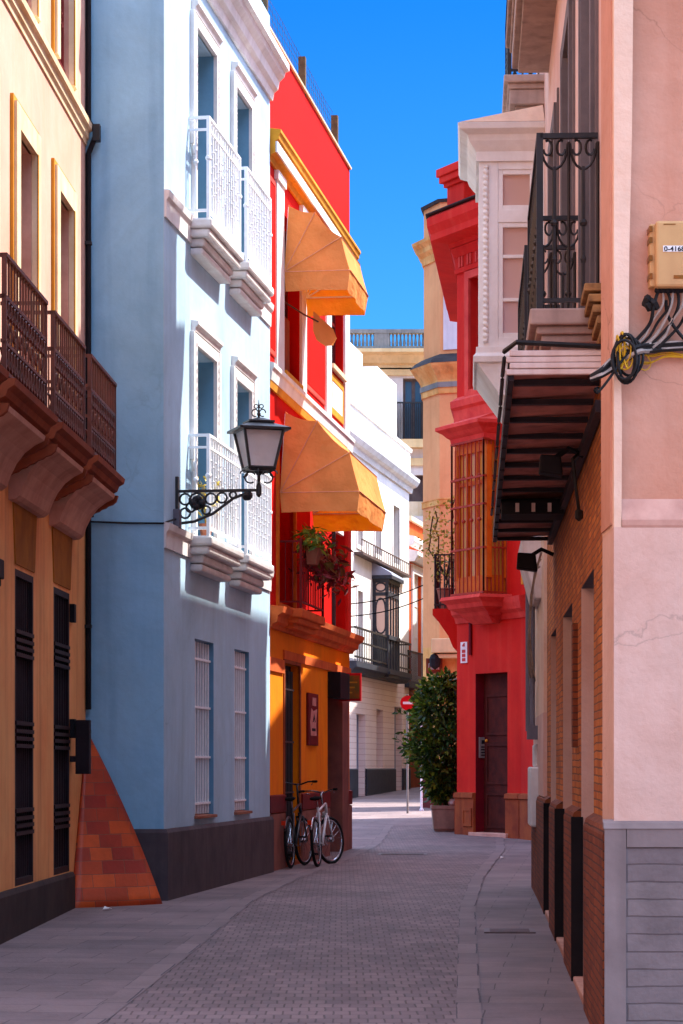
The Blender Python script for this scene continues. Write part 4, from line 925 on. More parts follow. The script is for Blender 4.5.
for i,x in enumerate((428.5,430.8,433.2,436.5,438.6)):
    t.box(fp,px(x),px(x)+.012,tz(671),tz(665),0,.01); t.box(fp,px(x)+.012,px(x)+.035,tz(665.6)-.02*(i%3),tz(665.0)-.02*(i%3),0,.01)
    if i%2: t.box(fp,px(x)+.03,px(x)+.042,tz(671),tz(665),0,.01)
t.build('lettering','sign_white',sp)

# ================================================================== 8 red corner house
p1=(2.148,46.5); p2=(3.195,44.5); pg=(3.95,41.6); pl_=(2.85,54.7)
FF=Fr(p1,(p2[0]-p1[0],p2[1]-p1[1]),(p2[1]-p1[1],-(p2[0]-p1[0])))
FG=Fr(p2,(pg[0]-p2[0],pg[1]-p2[1]),(pg[1]-p2[1],-(pg[0]-p2[0])))
FLk=Fr(p1,(.086,1),(-1,.086))
co=thing('red_corner_house',(2.6,46,g(46)),'deep red corner house with a barred bay window and heavy cornice, behind the planter','house')
L1=math.hypot(p2[0]-p1[0],p2[1]-p1[1]); L2=math.hypot(pg[0]-p2[0],pg[1]-p2[1])
dz0=g(45.5); dr=(FF.u(475.5),FF.u(507.5)); zf=lambda px,py,o=0: FF.z(px,py,o)
zd=zf(490,673); wu=(FF.u(470.5),FF.u(486))
ub_=(FF.u(462,0)+.1,L1-.35)
MB().wall(FF,0.0,L1,-.3,11.0,[(dr[0],dr[1],-.3,zd),(wu[0],wu[1],8.7,10.75),(FF.u(472),FF.u(500),4.9,7.6)],.45).build('front_wall','crimson',co)
MB().wall(FG,.004,L2,-.3,11.0,[(.55,1.15,5.2,7.4)],.45).build('side_wall','crimson',co)
MB().wall(FLk,.004,8.2,-.3,11.0,[(.9,1.8,4.9,7.2)],.45).build('flank_wall','crimson',co)
block(co,[(p1[0]+.5,p1[1]+.35),(p2[0]+.42,p2[1]+.35),(pg[0]+.45,pg[1]+.2),(9,41.8),(9,54.6),(pl_[0]+.4,54.6)],-.3,11.6,'crimson')
casement(co,FG,.55,1.15,5.2,7.4,-.12,'near_black',bars=(.5,)); casement(co,FLk,.9,1.8,4.9,7.2,-.12,'dark_red_wood',bars=(.6,))
MB().box(FG,.45,1.3,4.95,5.2,-.02,.16).build('window_ledge','ochre_cornice',co,bevel=.02)
casement(co,FF,wu[0],wu[1],8.7,10.75,-.25,'crimson_deep','crimson_deep',.09,bars=(.6,)); rect(FF,wu[0]-.14,wu[1]+.14,8.55,10.88,.14,-.02,.05).build('window_surround','crimson_trim',co)
PATH=[pl_,p1,p2,pg]
def band(nm,prof,m,path=PATH): return MB().sweep(path,prof).build(nm,m,co)
band('frieze',[(-.02,10.9),(.04,10.9),(.05,10.98),(.03,11.0),(.03,11.2),(-.02,11.2)],'crimson')
band('frieze_moulding',[(-.02,11.2),(.05,11.2),(.08,11.26),(.1,11.3),(.12,11.36),(-.02,11.37)],'crimson')
band('cornice',[(-.02,11.37),(.14,11.37),(.16,11.45),(.48,11.5),(.48,11.62),(.5,11.66),(.55,11.76),(.56,11.9),(.5,11.96),(-.02,12.02)],'crimson')
band('roof_edge',[(-.02,12.02),(.52,11.97),(.58,11.98),(.58,12.0),(-.02,12.1)],'dark_roof')
den=MB()
for i in range(7):
    u=.15+i*.3; den.box(FF,u,u+.05,11.0,11.19,.03,.06); den.box(FF,u+.1,u+.15,11.0,11.19,.03,.06)
den.build('dentil_moulding','crimson_trim',co)
pd=MB(); ua=FF.u(446,.1); 
pd.box(FF,ua,ua+.62,12.0,12.55,-.7,.08); pd.box(FF,ua-.05,ua+.67,12.55,12.63,-.75,.13); pd.box(FF,ua-.1,ua+.72,12.63,12.75,-.8,.2); pd.box(FF,ua-.14,ua+.76,12.75,12.9,-.85,.24); pd.box(FF,ua-.04,ua+.66,12.02,12.2,-.7,.12)
pd.build('parapet_pier','crimson',co,bevel=.015)
MB().box(FF,ua+.62,L1+.2,12.0,12.8,-.6,-.08).build('parapet','crimson',co); MB().box(FF,ua+.78,L1+.25,12.8,12.98,-.65,.02).build('parapet_coping','crimson',co)
band('string_course',[(-.02,7.95),(.02,7.95),(.05,8.05),(.07,8.35),(.12,8.4),(.13,8.52),(-.02,8.62)],'crimson_trim',[FLk.at(1.5,0).xy[:],p1,p2])
# bay window
BO=.42; b0=FF.u(456.5,BO); b1=FF.u(486,BO); b2=min(L1,FF.u(503,.05))
bp=[FF.at(b0,0,-.02),FF.at(b0,0,BO),FF.at(b1,0,BO),FF.at(b2,0,-.02)]; bp=[(v.x,v.y) for v in bp]
bz0,bz1=4.84,7.62
ins=lambda k:[tuple(FF.at(u,0,o).xy) for u,o in ((b0+k,-.02),(b0+k,BO-k),(b1-k*.5,BO-k),(b2-k,-.02))]
bay=MB()
bay.sweep(bp[::1],[(-.12,bz0),(.0,bz0),(.0,bz0+.35),(-.12,bz0+.35)])
bay.sweep(bp,[(-.1,bz1-.2),(.0,bz1-.2),(.0,bz1),(-.1,bz1)])
for k in (0,1,2):
    a=Vector(bp[k] if k else bp[1]); 
for (u,o) in ((b0,BO),(b1,BO),(b0,.02),(b2,.04)):
    bay.box(FF,u-.05,u+.05,bz0+.3,bz1-.1,o-.09,o+.012)
for i in (1,2): u=b0+(b1-b0)*i/3; bay.box(FF,u-.03,u+.03,bz0+.3,bz1-.1,BO-.09,BO-.01)
bay.box(FF,b0,b1,bz0+2.0,bz0+2.07,BO-.09,BO-.012)
bo_=bay.build('bay_window','orange_wood',co)
MB().plan(ins(.06),bz0+.3,bz1-.1).build('pane','glass_amber',bo_)
gr=MB(); GO=BO+.07
gpath=[FF.at(b0-.05,0,0),FF.at(b0-.05,0,GO),FF.at(b1+.03,0,GO),FF.at(b2+.04,0,.0)]
for k in range(3):
    n=[4,8,6][k]
    for i in range(n+1):
        p=gpath[k].lerp(gpath[k+1],i/n); gr.tube([(p.x,p.y,bz0-.02),(p.x,p.y,bz1+.02)],.013 if i not in(0,n) else .02,5)
        if k==1 and i%2: gr.ball((p.x,p.y,bz0+1.35),.04,6,4); gr.ball((p.x,p.y,bz0+2.15),.03,6,4)
gp=[tuple(v.xy) for v in gpath]
for z in (bz0+.02,bz0+.82,bz0+1.6,bz0+2.1,bz1-.02): gr.sweep(gp,[(-.015,z),(.02,z),(.02,z+.035),(-.015,z+.035)])
gr.build('grille','red_grille',bo_)
gp2=[tuple(FF.at(b0-.1,0,-.02).xy),tuple(FF.at(b0-.1,0,BO+.08).xy),tuple(FF.at(b1+.05,0,BO+.08).xy),tuple(FF.at(b2+.1,0,-.02).xy)]
tp=MB(); ring=lambda k,z:[(x,y,z) for x,y in [tuple(FF.at(u,0,o).xy) for u,o in ((b0-.1-k,-.02),(b0-.1-k,BO+.08+k),(b1+.05+k*.6,BO+.08+k),(b2+.1+k,-.02))]]
def loft(mb,rs):
    q=len(rs[0]); vs=[v for r in rs for v in r]
    mb.add(vs,[(i*q+j,i*q+(j+1)%q,(i+1)*q+(j+1)%q,(i+1)*q+j) for i in range(len(rs)-1) for j in range(q)]+[tuple(range(q)),tuple(range((len(rs)-1)*q,len(rs)*q))]); return mb
loft(tp,[ring(-.02,bz1-.02),ring(0,bz1+.1),ring(.05,bz1+.14),ring(.1,bz1+.2),ring(.2,bz1+.27),ring(.2,bz1+.33),ring(-.3,bz1+.5)]); tp.build('bay_cornice','crimson_trim',bo_)
sl=MB(); loft(sl,[ring(.12,bz0-.0),ring(.14,bz0-.06),ring(.05,bz0-.14),ring(.02,bz0-.22),ring(-.12,bz0-.3),ring(-.16,bz0-.36),ring(-.3,bz0-.5)]); sl.build('bay_sill','crimson_trim',bo_)
band('string_course',[(-.02,4.4),(.03,4.4),(.06,4.5),(.12,4.56),(.15,4.68),(.16,4.78),(-.02,4.8)],'crimson_trim',[p1,p2,tuple(FG.at(.35,0).xy)])
# flank balcony
s=MB(); s.poly_u(FLk,[(-.02,3.9),(.1,4.0),(.18,4.2),(.42,4.55),(.48,4.6),(.48,4.72),(-.02,4.72)],.5,2.2); fb=s.build('balcony','crimson',co)
r=MB(); o=.44
for z in (4.78,5.3,5.72): r.box(FLk,.52,2.18,z,z+.03,o-.015,o+.015)
for e in (.53,2.16):
    for z in (4.78,5.72): r.box(FLk,e-.015,e+.015,z,z+.029,0,o)
    for i in range(5): r.tube([FLk.at(e,4.72,.08+i*.085),FLk.at(e,5.74,.08+i*.085)],.011,5)
for i in range(14): r.tube([FLk.at(.53+i*1.63/13,4.72,o),FLk.at(.53+i*1.63/13,5.74,o)],.011,5)
r.build('railing','black_iron',fb)
vp=thing('balcony_vine',FLk.at(1.1,4.72,.25),'sparse climbing plants in a pot on the side balcony of the red corner house','plant')
c=FLk.at(1.0,0,.25); MB().lathe((c.x,c.y),[(.1,4.72),(.17,5.1),(.19,5.12),(.16,5.14)],10).build('pot','terracotta',vp)
st=MB(); lf_=MB()
for k,(dx,top) in enumerate(((-.16,6.6),(.12,6.9),(.2,6.3),(-.3,6.5))):
    pts=[Vector((c.x,c.y,5.1))]
    for i in range(9): pts.append(Vector((c.x+dx*min(1,i/4)+random.gauss(0,.03),c.y+random.gauss(0,.05),5.1+(top-5.1)*(i+1)/9)))
    st.tube(pts,.013,4)
    for p in pts[2:]:
        for i in range(14): lf_.leaf(p+Vector((random.gauss(0,.1),random.gauss(0,.1),random.gauss(0,.12))),.09,.05)
st.build('stem','bark',vp); lf_.build('foliage','dry_leaf',vp)
# door, plinth, small fittings
DD=.27
MB().box(FF,dr[0]-.01,dr[0]+.012,-.2,zd,-.45,-.003).build('jamb','crimson_deep',co)
MB().box(FG,.5,L2,11.9,13.4,-.5,-.1).build('parapet','crimson',co)  # taller parapet added to cast shade on the red and orange house's end
dl=MB(); dl.box(FF,dr[0],dr[1],dz0-.2,zd,-DD,-DD+.06); do=dl.build('door','crimson_deep',co)
um=dr[0]+.02
MB().box(FF,um,dr[1],dz0,zd-.02,-DD+.06,-DD+.1).build('leaf','door_brown',do)
q=MB(); 
for z0,z1 in ((.15,.8),(.95,1.7),(1.85,2.6)): rect(FF,um+.1,dr[1]-.08,dz0+z0,dz0+z1,.05,-DD+.1,-DD+.12,q)
q.build('moulding','door_brown',do); MB().ball(FF.at(um+.12,dz0+1.75,-DD+.12),.03,8,6).build('knocker','ochre_cornice',do)
MB().box(FF,dr[0]-.1,dr[1]+.1,g(45.5)-.2,g(45.5)+.07,-.5,.1).build('doorstep','corbel_pink',co,bevel=.01)
zp_=1.76-26.5*45.5/2500
for fr,a,b in ((FF,0,dr[0]),(FF,dr[1],L1),(FG,.06,L2),(FLk,.06,8.2)):
    MB().poly_u(fr,[(-.02,-.3),(.05,-.3),(.05,zp_-.12),(.08,zp_-.1),(.07,zp_-.02),(-.02,zp_)],a,b).build('plinth','rust_plinth',co)
MB().box(FF,dr[0]+.012,dr[0]+.04,zf(483,758),zf(483,737),-.23,-.06).build('intercom','stone_grey',co,bevel=.004)
q=MB(); z_=zf(483,758); q.box(FF,dr[0]+.04,dr[0]+.044,z_+.26,z_+.33,-.165,-.105)
for i in range(4): q.box(FF,dr[0]+.04,dr[0]+.043,z_+.04+i*.05,z_+.065+i*.05,-.175,-.095)
q.build('intercom_button','near_black',co)
ha=FF.u(462.5,.06); hb=FF.u(471.5,.06); q=rect(FF,ha,hb,zf(467,826),zf(467,808),.05,.04,.075); q.box(FF,ha+.04,hb-.04,zf(467,826)+.03,zf(467,808)-.03,.04,.062); q.build('meter_hatch','rust_plinth',co)
MB().box(FF,FF.u(470.5),FF.u(472.3),zf(471,655),4.4,0,.04).build('conduit','crimson_deep',co)
na=FF.u(460.5,.02); nb_=FF.u(467,.02)
npl=thing('number_plate',FF.at(na,3.9,0),'tall white number plate with red characters on the red corner house','sign')
zt_,zl_=zf(464,642),zf(464,663); MB().box(FF,na,nb_,zl_,zt_,0,.02).build('plate','sign_white',npl)
t=MB(); w_=nb_-na; h_=zt_-zl_
t.poly_o(FF,[(na+w_*.35,zt_-h_*.22),(na+w_*.65,zt_-h_*.22),(na+w_*.65,zt_-h_*.05),(na+w_*.55,zt_-h_*.05),(na+w_*.3,zt_-h_*.16),(na+w_*.3,zt_-h_*.19)],.02,.026)
for k in range(3):
    z0=zl_+h_*(.08+.2*k); rect(FF,na+w_*.25,nb_-w_*.25,z0,z0+h_*.15,.03,.02,.026,t)
t.build('lettering','text_pink',npl)

# ================================================================== potted tree, sign
px_,py_=P(445.5,47.6)[0],47.6
po=MB(); fr=Fr((px_,py_),(1,0),(0,-1)); zg=g(py_)
loftr=lambda w,z:[(px_+sx*w,py_+sy*w,z) for sx,sy in ((-1,-1),(1,-1),(1,1),(-1,1))]
loft(po,[loftr(.2,zg),loftr(.235,zg+.06),loftr(.265,zg+.42),loftr(.28,zg+.43),loftr(.28,zg+.5),loftr(.24,zg+.5),loftr(.23,zg+.44)])
tag(po.build('planter','concrete_pot',org=(px_,py_,zg),bevel=.012),'square pinkish concrete planter against the side of the red corner house','planter')
tr=thing('ficus_tree',(px_,py_,zg+.42),'dense dark green ficus growing from the square concrete planter','tree')
t=MB(); t.tube([(px_,py_,zg+.42),(px_-.02,py_,zg+.9),(px_+.02,py_,zg+1.5),(px_-.03,py_,zg+2.4)],[.045,.04,.032,.015],7)
for i in range(9):
    a=i*2.4; z=zg+.9+i*.18; t.tube([(px_,py_,z),(px_+.25*math.cos(a),py_+.25*math.sin(a),z+.25),(px_+.42*math.cos(a+.3),py_+.42*math.sin(a+.3),z+.45)],[.02,.014,.006],5)
t.build('trunk','bark',tr)
cr=MB(); cz=zg+.62
prof=[(0,.12),(.15,.2),(.35,.36),(.55,.52),(.75,.66),(1.0,.74),(1.3,.76),(1.6,.72),(1.85,.6),(2.05,.46),(2.22,.25),(2.32,.06)]
def rad(z):
    for (a,ra),(b,rb) in zip(prof,prof[1:]):
        if z<=b: return ra+(rb-ra)*(z-a)/(b-a)
    return .05
cl=[]
for i in range(230):
    z=random.uniform(.05,2.28); a=random.random()*6.283; r_=rad(z)*math.sqrt(random.uniform(.25,1.0))*(.88+.2*math.sin(3*a+5*z)+.12*math.sin(7*a-9*z)); cl.append(Vector((px_-.06+r_*math.cos(a)*.86,py_-.05+r_*math.sin(a)*.86,cz+z)))
for c_ in cl:
    for k in range(20):
        o_=Vector((random.gauss(0,.075),random.gauss(0,.075),random.gauss(0,.07))); d=(o_+Vector((c_.x-px_,c_.y-py_,0))*.15+Vector((0,0,-.03+random.gauss(0,.05)))).normalized(); cr.leaf(c_+o_,.14,.07,d)
for i in range(26):
    z=random.uniform(.4,2.25); a=random.random()*6.283; r_=rad(z)*.85; p=Vector((px_-.06+r_*math.cos(a),py_-.05+r_*math.sin(a),cz+z)); d=Vector((math.cos(a)*.6,math.sin(a)*.6,random.uniform(.1,1.1))).normalized()
    for k in range(9): cr.leaf(p+d*.035*k+Vector((random.gauss(0,.015),random.gauss(0,.015),0)),.13,.055,(d+Vector((random.gauss(0,.6),random.gauss(0,.6),random.gauss(-.1,.4)))).normalized())
cr.build('crown','ficus_leaf',tr)
b_=MB(); b_.ball((px_+.12,py_-.16,zg+.56),.085,8,6,.9); tag(b_.build('white_bag','sign_white',org=(px_+.12,py_-.16,zg+.48),smooth=True),'small white crumpled bag resting on the edge of the concrete planter','bag')
sx,sy=P(407.5,56.5); sn=thing('no_entry_sign',(sx,sy,g(sy)),'round red no-entry sign with white bar on a pole beside the ficus','road sign')
zc=Zp(703,sy); f_=Fr((sx,sy),(1,.12),(.12,-1)); zb_=g(sy)
MB().tube([(sx,sy,zb_),(sx,sy,zc+.2)],.025,7).build('pole','stone_grey',sn)
cy=MB(); n=24; cy.add([f_.at(.17*math.cos(i*6.283/n),zc+.17*math.sin(i*6.283/n),o) for o in (.03,.045) for i in range(n)],[tuple(range(n)),tuple(range(n,2*n))]+[(i,(i+1)%n,n+(i+1)%n,n+i) for i in range(n)]); cy.build('disc','sign_red',sn)
MB().box(f_,-.11,.11,zc-.028,zc+.028,.045,.05).build('bar','sign_white',sn)
bx,by_=P(421.5,58.0); MB_=MB().lathe((bx,by_),[(.05,g(by_)),(.05,g(by_)+.04),(.028,g(by_)+.05),(.028,g(by_)+2.3),(.03,g(by_)+2.34),(.0,g(by_)+2.36)],8)
tag(MB_.build('steel_post','white_metal',org=(bx,by_,g(by_))),'slim pale steel post standing on the paving left of the ficus','post')
# ================================================================== 9 pink house, near right
s_=.0506; X0=lambda y:.794+s_*y
FI=right_fr(X0(13.6),13.6,s_); uI=FI.uy; cx_=X0(13.6)
FN=Fr((cx_,13.6),(1,0),(0,-1))
pk=thing('pink_house',(cx_+1,14,g(14)),'pink plastered house with brick ground floor, black iron balconies and a grey painted base','house')
YE=29.0; uZ=uI(YE)
gd=[(uI(15.9),uI(17.7),g(17)-.3,3.02),(uI(19.2),uI(21.1),g(20)-.3,3.02),(uI(22.7),uI(24.2),g(23)-.3,3.02)]
ud=[]
for a,b in ((15.45,16.85),(18.75,20.2),(22.0,23.4)): ud+=[(uI(a),uI(b),4.5,7.4),(uI(a),uI(b),8.95,11.6)]
MB().wall(FI,uI(14.55),uZ,-.3,4.2,gd,.45,o=-.006).build('ground_floor_wall','brick_wall',pk)
MB().wall(FI,.2,uZ,4.2,13.1,ud,.45).build('upper_wall','pink_plaster',pk)
MB().box(FI,0.2,uI(14.55)-.002,-.3,4.199,-.45,.0).build('corner_pier','pier_pink',pk)
block(pk,[FI.at(.3,0,-.44).xy,FI.at(uZ-.0,0,-.44).xy,(10,YE),(10,14.2),(cx_+.5,14.2)],-.3,13.05,'pink_plaster')
MB().box(FI,uZ-.44,uZ-.001,-.3,13.06,-.5,-.02).build('end_wall','pale_strip',pk)
MB().poly_u(FI,[(-.45,13.1),(.08,13.1),(.2,13.28),(.22,13.4),(-.45,13.42)],0,uZ+.1).build('cornice','grey_trim',pk)
ch=MB(); ch.box(FI,uZ-1.0,uZ-.15,13.0,15.0,-1.0,-.1); ch.box(FI,uZ-1.05,uZ-.1,15.0,15.1,-1.05,-.05); ch.box(FI,uZ-.75,uZ-.4,15.1,15.9,-.75,-.4); ch.build('chimney','pink_plaster',pk)
# end wall facing the viewer: lower wall flush, upper wall set back behind a corner strip
z1_=3.23
nx=lambda px:FN.u(px)
MB().wall(FN,0,7.0,-.3,3.06,[],.6).build('end_wall','pink_wall_end',pk)
st=MB(); st.poly_o(FN,[(0,3.06),(nx(621.5),3.06),(nx(622),3.6),(nx(621),3.97),(nx(628.5),4.02),(nx(629.5),4.6),(nx(632),5.2),(nx(635),7),(nx(636),13.1),(0,13.1)],-.6,-.001); st.build('corner_strip','pale_strip',pk)
MB().wall(FN,nx(612),7.0,3.08,13.1,[],.5,o=-.075).build('upper_end_wall','pink_upper',pk)
MB().poly_u(FN,[(-.08,3.05),(-.002,3.05),(.004,3.07),(.004,3.10),(-.07,3.22),(-.08,3.22)],nx(622),7.0).build('ledge','corbel_pink',pk)
MB().box(FN,-.05,7.0,-.3,1.42,-.05,.03).build('plinth','grey_brick',pk)
q=MB(); q.box(FN,-.055,nx(626)-.004,-.3,1.421,.03,.04); q.box(FN,nx(626),7,1.32,1.42,.03,.04); q.build('plinth_border','base_paint',pk)
MB().poly_u(FN,[(-.02,1.42),(.045,1.42),(.03,1.45),(-.02,1.47)],-.06,7).build('plinth_capping','base_paint',pk)
segs=[(uI(13.62),gd[0][0]),(gd[0][1],gd[1][0]),(gd[1][1],gd[2][0]),(gd[2][1],uZ+.02)]
for a,b in segs:
    MB().poly_u(FI,[(-.03,-.3),(.06,-.3),(.06,1.38),(.045,1.43),(.0,1.46),(-.03,1.47)],a,b).build('plinth','brick_plinth',pk)
for i,(a,b,z0,z1) in enumerate(gd):
    zg_=FI.g(b)
    lin_=MB(); lin_.box(FI,b-.004,b+.03,zg_-.2,z1,-.44,-.008); lo=lin_.build('jamb','pink_plaster',pk)
    MB().box(FI,b-.012,b+.02,zg_-.2,1.4,-.02,.064).build('jamb_base','near_black',lo)
    MB().box(FI,a,b,z1-.004,z1+.02,-.44,-.01).build('soffit','grey_paint',lo)
    MB().box(FI,a,b,FI.g(a)-.2,FI.g(a)+.06,-.42,.05).build('doorstep','corbel_pink',pk,bevel=.01)
    casement(pk,FI,a,b-.01,FI.g(a)+.06,z1,-.33,'dark_wood',solid=1.0,bars=(.75,))
MB().box(FI,uI(18.2),uI(18.45),1.9,2.8,-.01,.03).build('vent_cover','brick_plinth',pk)
# upper doors
for i,(a,b,z0,z1) in enumerate(ud):
    s=MB(); w=.16; s.box(FI,a-w,a,z0,z1+w,-.02,.045); s.box(FI,b,b+w,z0,z1+w,-.02,.045); s.box(FI,a,b,z1,z1+w,-.02,.044)
    s.box(FI,a-w-.1,a-w-.001,z0,z1+w+.1,-.02,.02); s.box(FI,b+w+.001,b+w+.1,z0,z1+w+.1,-.02,.02)
    f=s.build('door_surround','grey_trim',pk); 
    f=casement(pk,FI,a,b,z0,z1,-.16,'white_trim','glass_blue',.1,bars=(.7,),solid=.6)
    MB().box(FI,b-.35,b-.3,z0,z1-.02,-.16,.05).build('shutter','grey_trim',f)
def scroll_rail(fr,ua,ub,zt,o,n,r=.012,mb=None,zb=None):
    mb=mb or MB(); zb=zb or zt-1.04
    mb.box(fr,ua,ub,zt-.03,zt,o-.02,o+.02); mb.box(fr,ua,ub,zb+.04,zb+.065,o-.014,o+.014)
    w=(ub-ua)/n
    for i in range(n):
        c=ua+w*(i+.5)
        mb.ring(fr,c,zt-.06,o,w*.46,.155,.008,a0=math.pi,a1=2*math.pi,n=9,k=4)
        for s_ in (-1,1): mb.ring(fr,c+s_*w*.23,zt-.085,o,w*.15,.045,.008,a0=math.pi/2-s_*.5,a1=math.pi/2-s_*.5+s_*5.0,n=9,k=4)
        mb.tube([fr.at(c,zb+.04,o),fr.at(c,zt-.2,o)],r,5); mb.tube([fr.at(c-w*.5,zb+.04,o),fr.at(c-w*.5,zt-.05,o)],r*.8,4)
        mb.ball(fr.at(c,zb+.52,o),r*2.1,6,4); mb.ball(fr.at(c,zb+.3,o),r*1.5,6,4,1.8)
    return mb
def balcony(ya,yb,zf,o,zt,slab_m,mould,nn):
    a,b=uI(ya),uI(yb); s=MB()
    for e,z0,z1 in mould: s.box(FI,a+(o+.06-e),b-(o+.06-e),zf+z0+.001,zf+z1,-.02,e)
    so=s.build('balcony',slab_m,pk,bevel=.012)
    r=scroll_rail(FI,a+.04,b-.04,zt,o,nn,zb=zf)
    for e in (a+.04,b-.04):
        ef=Fr(FI.at(e,0,0).xy,FI.n,FI.d); scroll_rail(ef,.01,o,zt,0,2 if nn<14 else 2,mb=r,zb=zf)
        r.box(FI,e-.02,e+.02,zf,zt+.002,o-.02,o+.02)
    r.build('railing','black_iron',so); return so
ml=[(.42,-.1,0),(.38,-.15,-.1),(.35,-.2,-.15),(.29,-.26,-.2),(.25,-.32,-.26)]
balcony(15.05,17.4,4.52,.36,5.58,'grey_slab',ml,10)
balcony(18.3,20.75,4.52,.36,5.58,'grey_slab',ml,10)
ml2=[(.42,-.08,0),(.38,-.14,-.08),(.36,-.3,-.14),(.3,-.36,-.3)]
balcony(15.4,24.8,8.96,.36,10.0,'grey_slab',ml2,34)
balcony(26.0,27.9,8.96,.36,10.0,'grey_slab',ml2,8)
# stepped bracket of painted sheet at the corner end of the first balcony
q=MB()
for i in range(5): q.box(FI,uI(14.35)+i*.04,uI(15.0),4.24+.07*i,4.285+.07*i,-.02,.03+.022*i)
q.build('stepped_bracket','stepped_stone',pk,bevel=.006)
# glazed white mirador at the far end
ya,yb=26.0,27.85; a,b=uI(ya),uI(yb); MO=.68; mz0,mz1=6.12,8.05
mp=[tuple(FI.at(b,0,-.02).xy),tuple(FI.at(b,0,MO).xy),tuple(FI.at(a,0,MO).xy),tuple(FI.at(a,0,-.02).xy)]
m=MB()
Fm=Fr(FI.at(a,0,0).xy,FI.n,(-FI.d[0],-FI.d[1]))      # near face: u = out from the wall, o = towards the viewer
for fr,L in ((Fm,MO),):
    for x0,x1 in ((.0,.10),(MO-.2,MO-.0)): m.box(fr,x0,x1,mz0,mz1,-.1,.0)
    for z0,z1 in ((mz0,mz0+.1),(7.42,7.55),(mz1-.08,mz1)): m.box(fr,.1,MO-.2,z0,z1,-.1,-.001)
    for z in (6.6,7.05): m.box(fr,.1,MO-.2,z,z+.035,-.07,-.02)
    rect(fr,.1,MO-.2,mz0+.1,7.42,.05,-.09,-.012,m); rect(fr,.1,MO-.2,7.55,mz1-.08,.05,-.09,-.012,m)
for x in (a+.001,(a+b)/2-.05,b-.12): m.box(FI,x,x+.12,mz0,mz1,MO-.1,MO-.002)
for z0,z1 in ((mz0,mz0+.1),(7.42,7.55),(mz1-.08,mz1)): m.box(FI,a+.12,b-.12,z0+.001,z1-.001,MO-.1,MO-.004)
m.box(FI,b-.1,b,mz0,mz1,0,MO-.1)
mo=m.build('mirador','mirador_white',pk,bevel=.004)
pn=MB(); pn.box(Fm,.1,MO-.2,mz0+.1,mz1-.05,-.065,-.055); pn.box(FI,a+.1,b-.1,mz0+.1,mz1-.05,MO-.07,MO-.06); 
pn.build('pane','mirador_glass',mo)
tw=MB()
tw.tube([Fm.at(MO-.075+.007*math.sin(i*1.57),mz0+.05+i*(mz1-mz0-.1)/120,.012+.007*math.cos(i*1.57)) for i in range(121)],[.028 if i%4 in (0,1) else .021 for i in range(121)],8)
tw.build('twisted_column','mirador_white',mo,smooth=True)
c=MB().sweep(mp,[(-.1,mz1),(.03,mz1),(.03,mz1+.1),(.06,mz1+.14),(.1,mz1+.2),(.12,mz1+.26),(.2,mz1+.3),(.22,mz1+.36),(-.1,mz1+.38)]); c.build('cornice','mirador_white',mo,bevel=.004)
rp=MB(); v=[FI.at(u,z,o) for u,z,o in ((a-.2,mz1+.37,MO+.2),(b+.2,mz1+.37,MO+.2),(b+.2,mz1+.37,0),(a-.2,mz1+.37,0),(a-.1,mz1+.56,.02),(b+.1,mz1+.56,.02))]
rp.add(v,[(0,1,5,4),(0,4,3),(1,2,5),(2,3,4,5),(0,3,2,1)]); rp.build('mirador_roof','pale_strip',mo)
bs=MB().sweep(mp,[(-.1,mz0-.16),(.05,mz0-.16),(.06,mz0-.1),(.03,mz0-.06),(.03,mz0+.001),(-.1,mz0+.001)]); bs.build('sill','mirador_white',mo,bevel=.004)
k=MB(); v=[FI.at(u,z,o) for u,z,o in ((a-.02,mz0-.16,MO+.02),(b+.02,mz0-.16,MO+.02),(b+.02,mz0-.16,-.02),(a-.02,mz0-.16,-.02),(a+.04,mz0-.55,.42),(b-.04,mz0-.55,.42),(b-.04,mz0-.55,-.02),(a+.04,mz0-.55,-.02))]
k.add(v,[(0,1,2,3),(4,5,6,7),(0,1,5,4),(1,2,6,5),(2,3,7,6),(3,0,4,7)]); rect(Fm,.08,MO-.2,mz0-.5,mz0-.2,.05,.0,.035,k); k.build('corbel','mirador_white',mo)
# drainpipes and worn white boxes at the far end
q=MB(); 
for y,x in ((27.3,.09),(28.0,.12)):
    q.tube([FI.at(uI(y),4.1,.02),FI.at(uI(y),3.9,x),FI.at(uI(y),2.15,x)],.03,7)
q.box(FI,uI(27.2),uI(27.4),2.05,2.2,0,.15); q.build('downpipe','grey_paint',pk)
q=MB(); q.poly_u(FI,[(0,3.5),(.1,3.5),(.22,3.95),(.24,4.15),(0,4.15)],uI(26.0),uI(27.8)); q.build('plaster_bracket','rusty_white',pk,bevel=.02)
q=MB(); q.box(FI,uI(27.0),uI(28.2),1.1,1.75,.0,.12); q.box(FI,uI(27.4),uI(28.1),1.75,2.0,0,.07); q.build('meter_box','white_trim',pk,bevel=.02)
MB().box(FI,uI(25.2),uZ,1.45,2.3,-.004,.035).build('plaster_patch','pink_plaster',pk); MB().box(FI,uI(25.2),uZ,2.302,4.19,-.004,.03).build('plaster_patch','pale_strip',pk)
q=MB()
for i in range(3): q.tube([FI.at(uI(25.0+i*.3),3.9-.05*i,.06)]+[FI.at(uI(25.4+i*.3+k*.5),3.75-.28*k*(1+.2*i)+.06*math.sin(k*2+i),.1+.05*math.sin(k)) for k in range(5)],.012,4)
tag(q.build('loose_cable','cable_grey',org=FI.at(uI(26),3.4,.05)),'tangled grey cables hanging at the far end of the brick wall beside the drainpipes','cable')

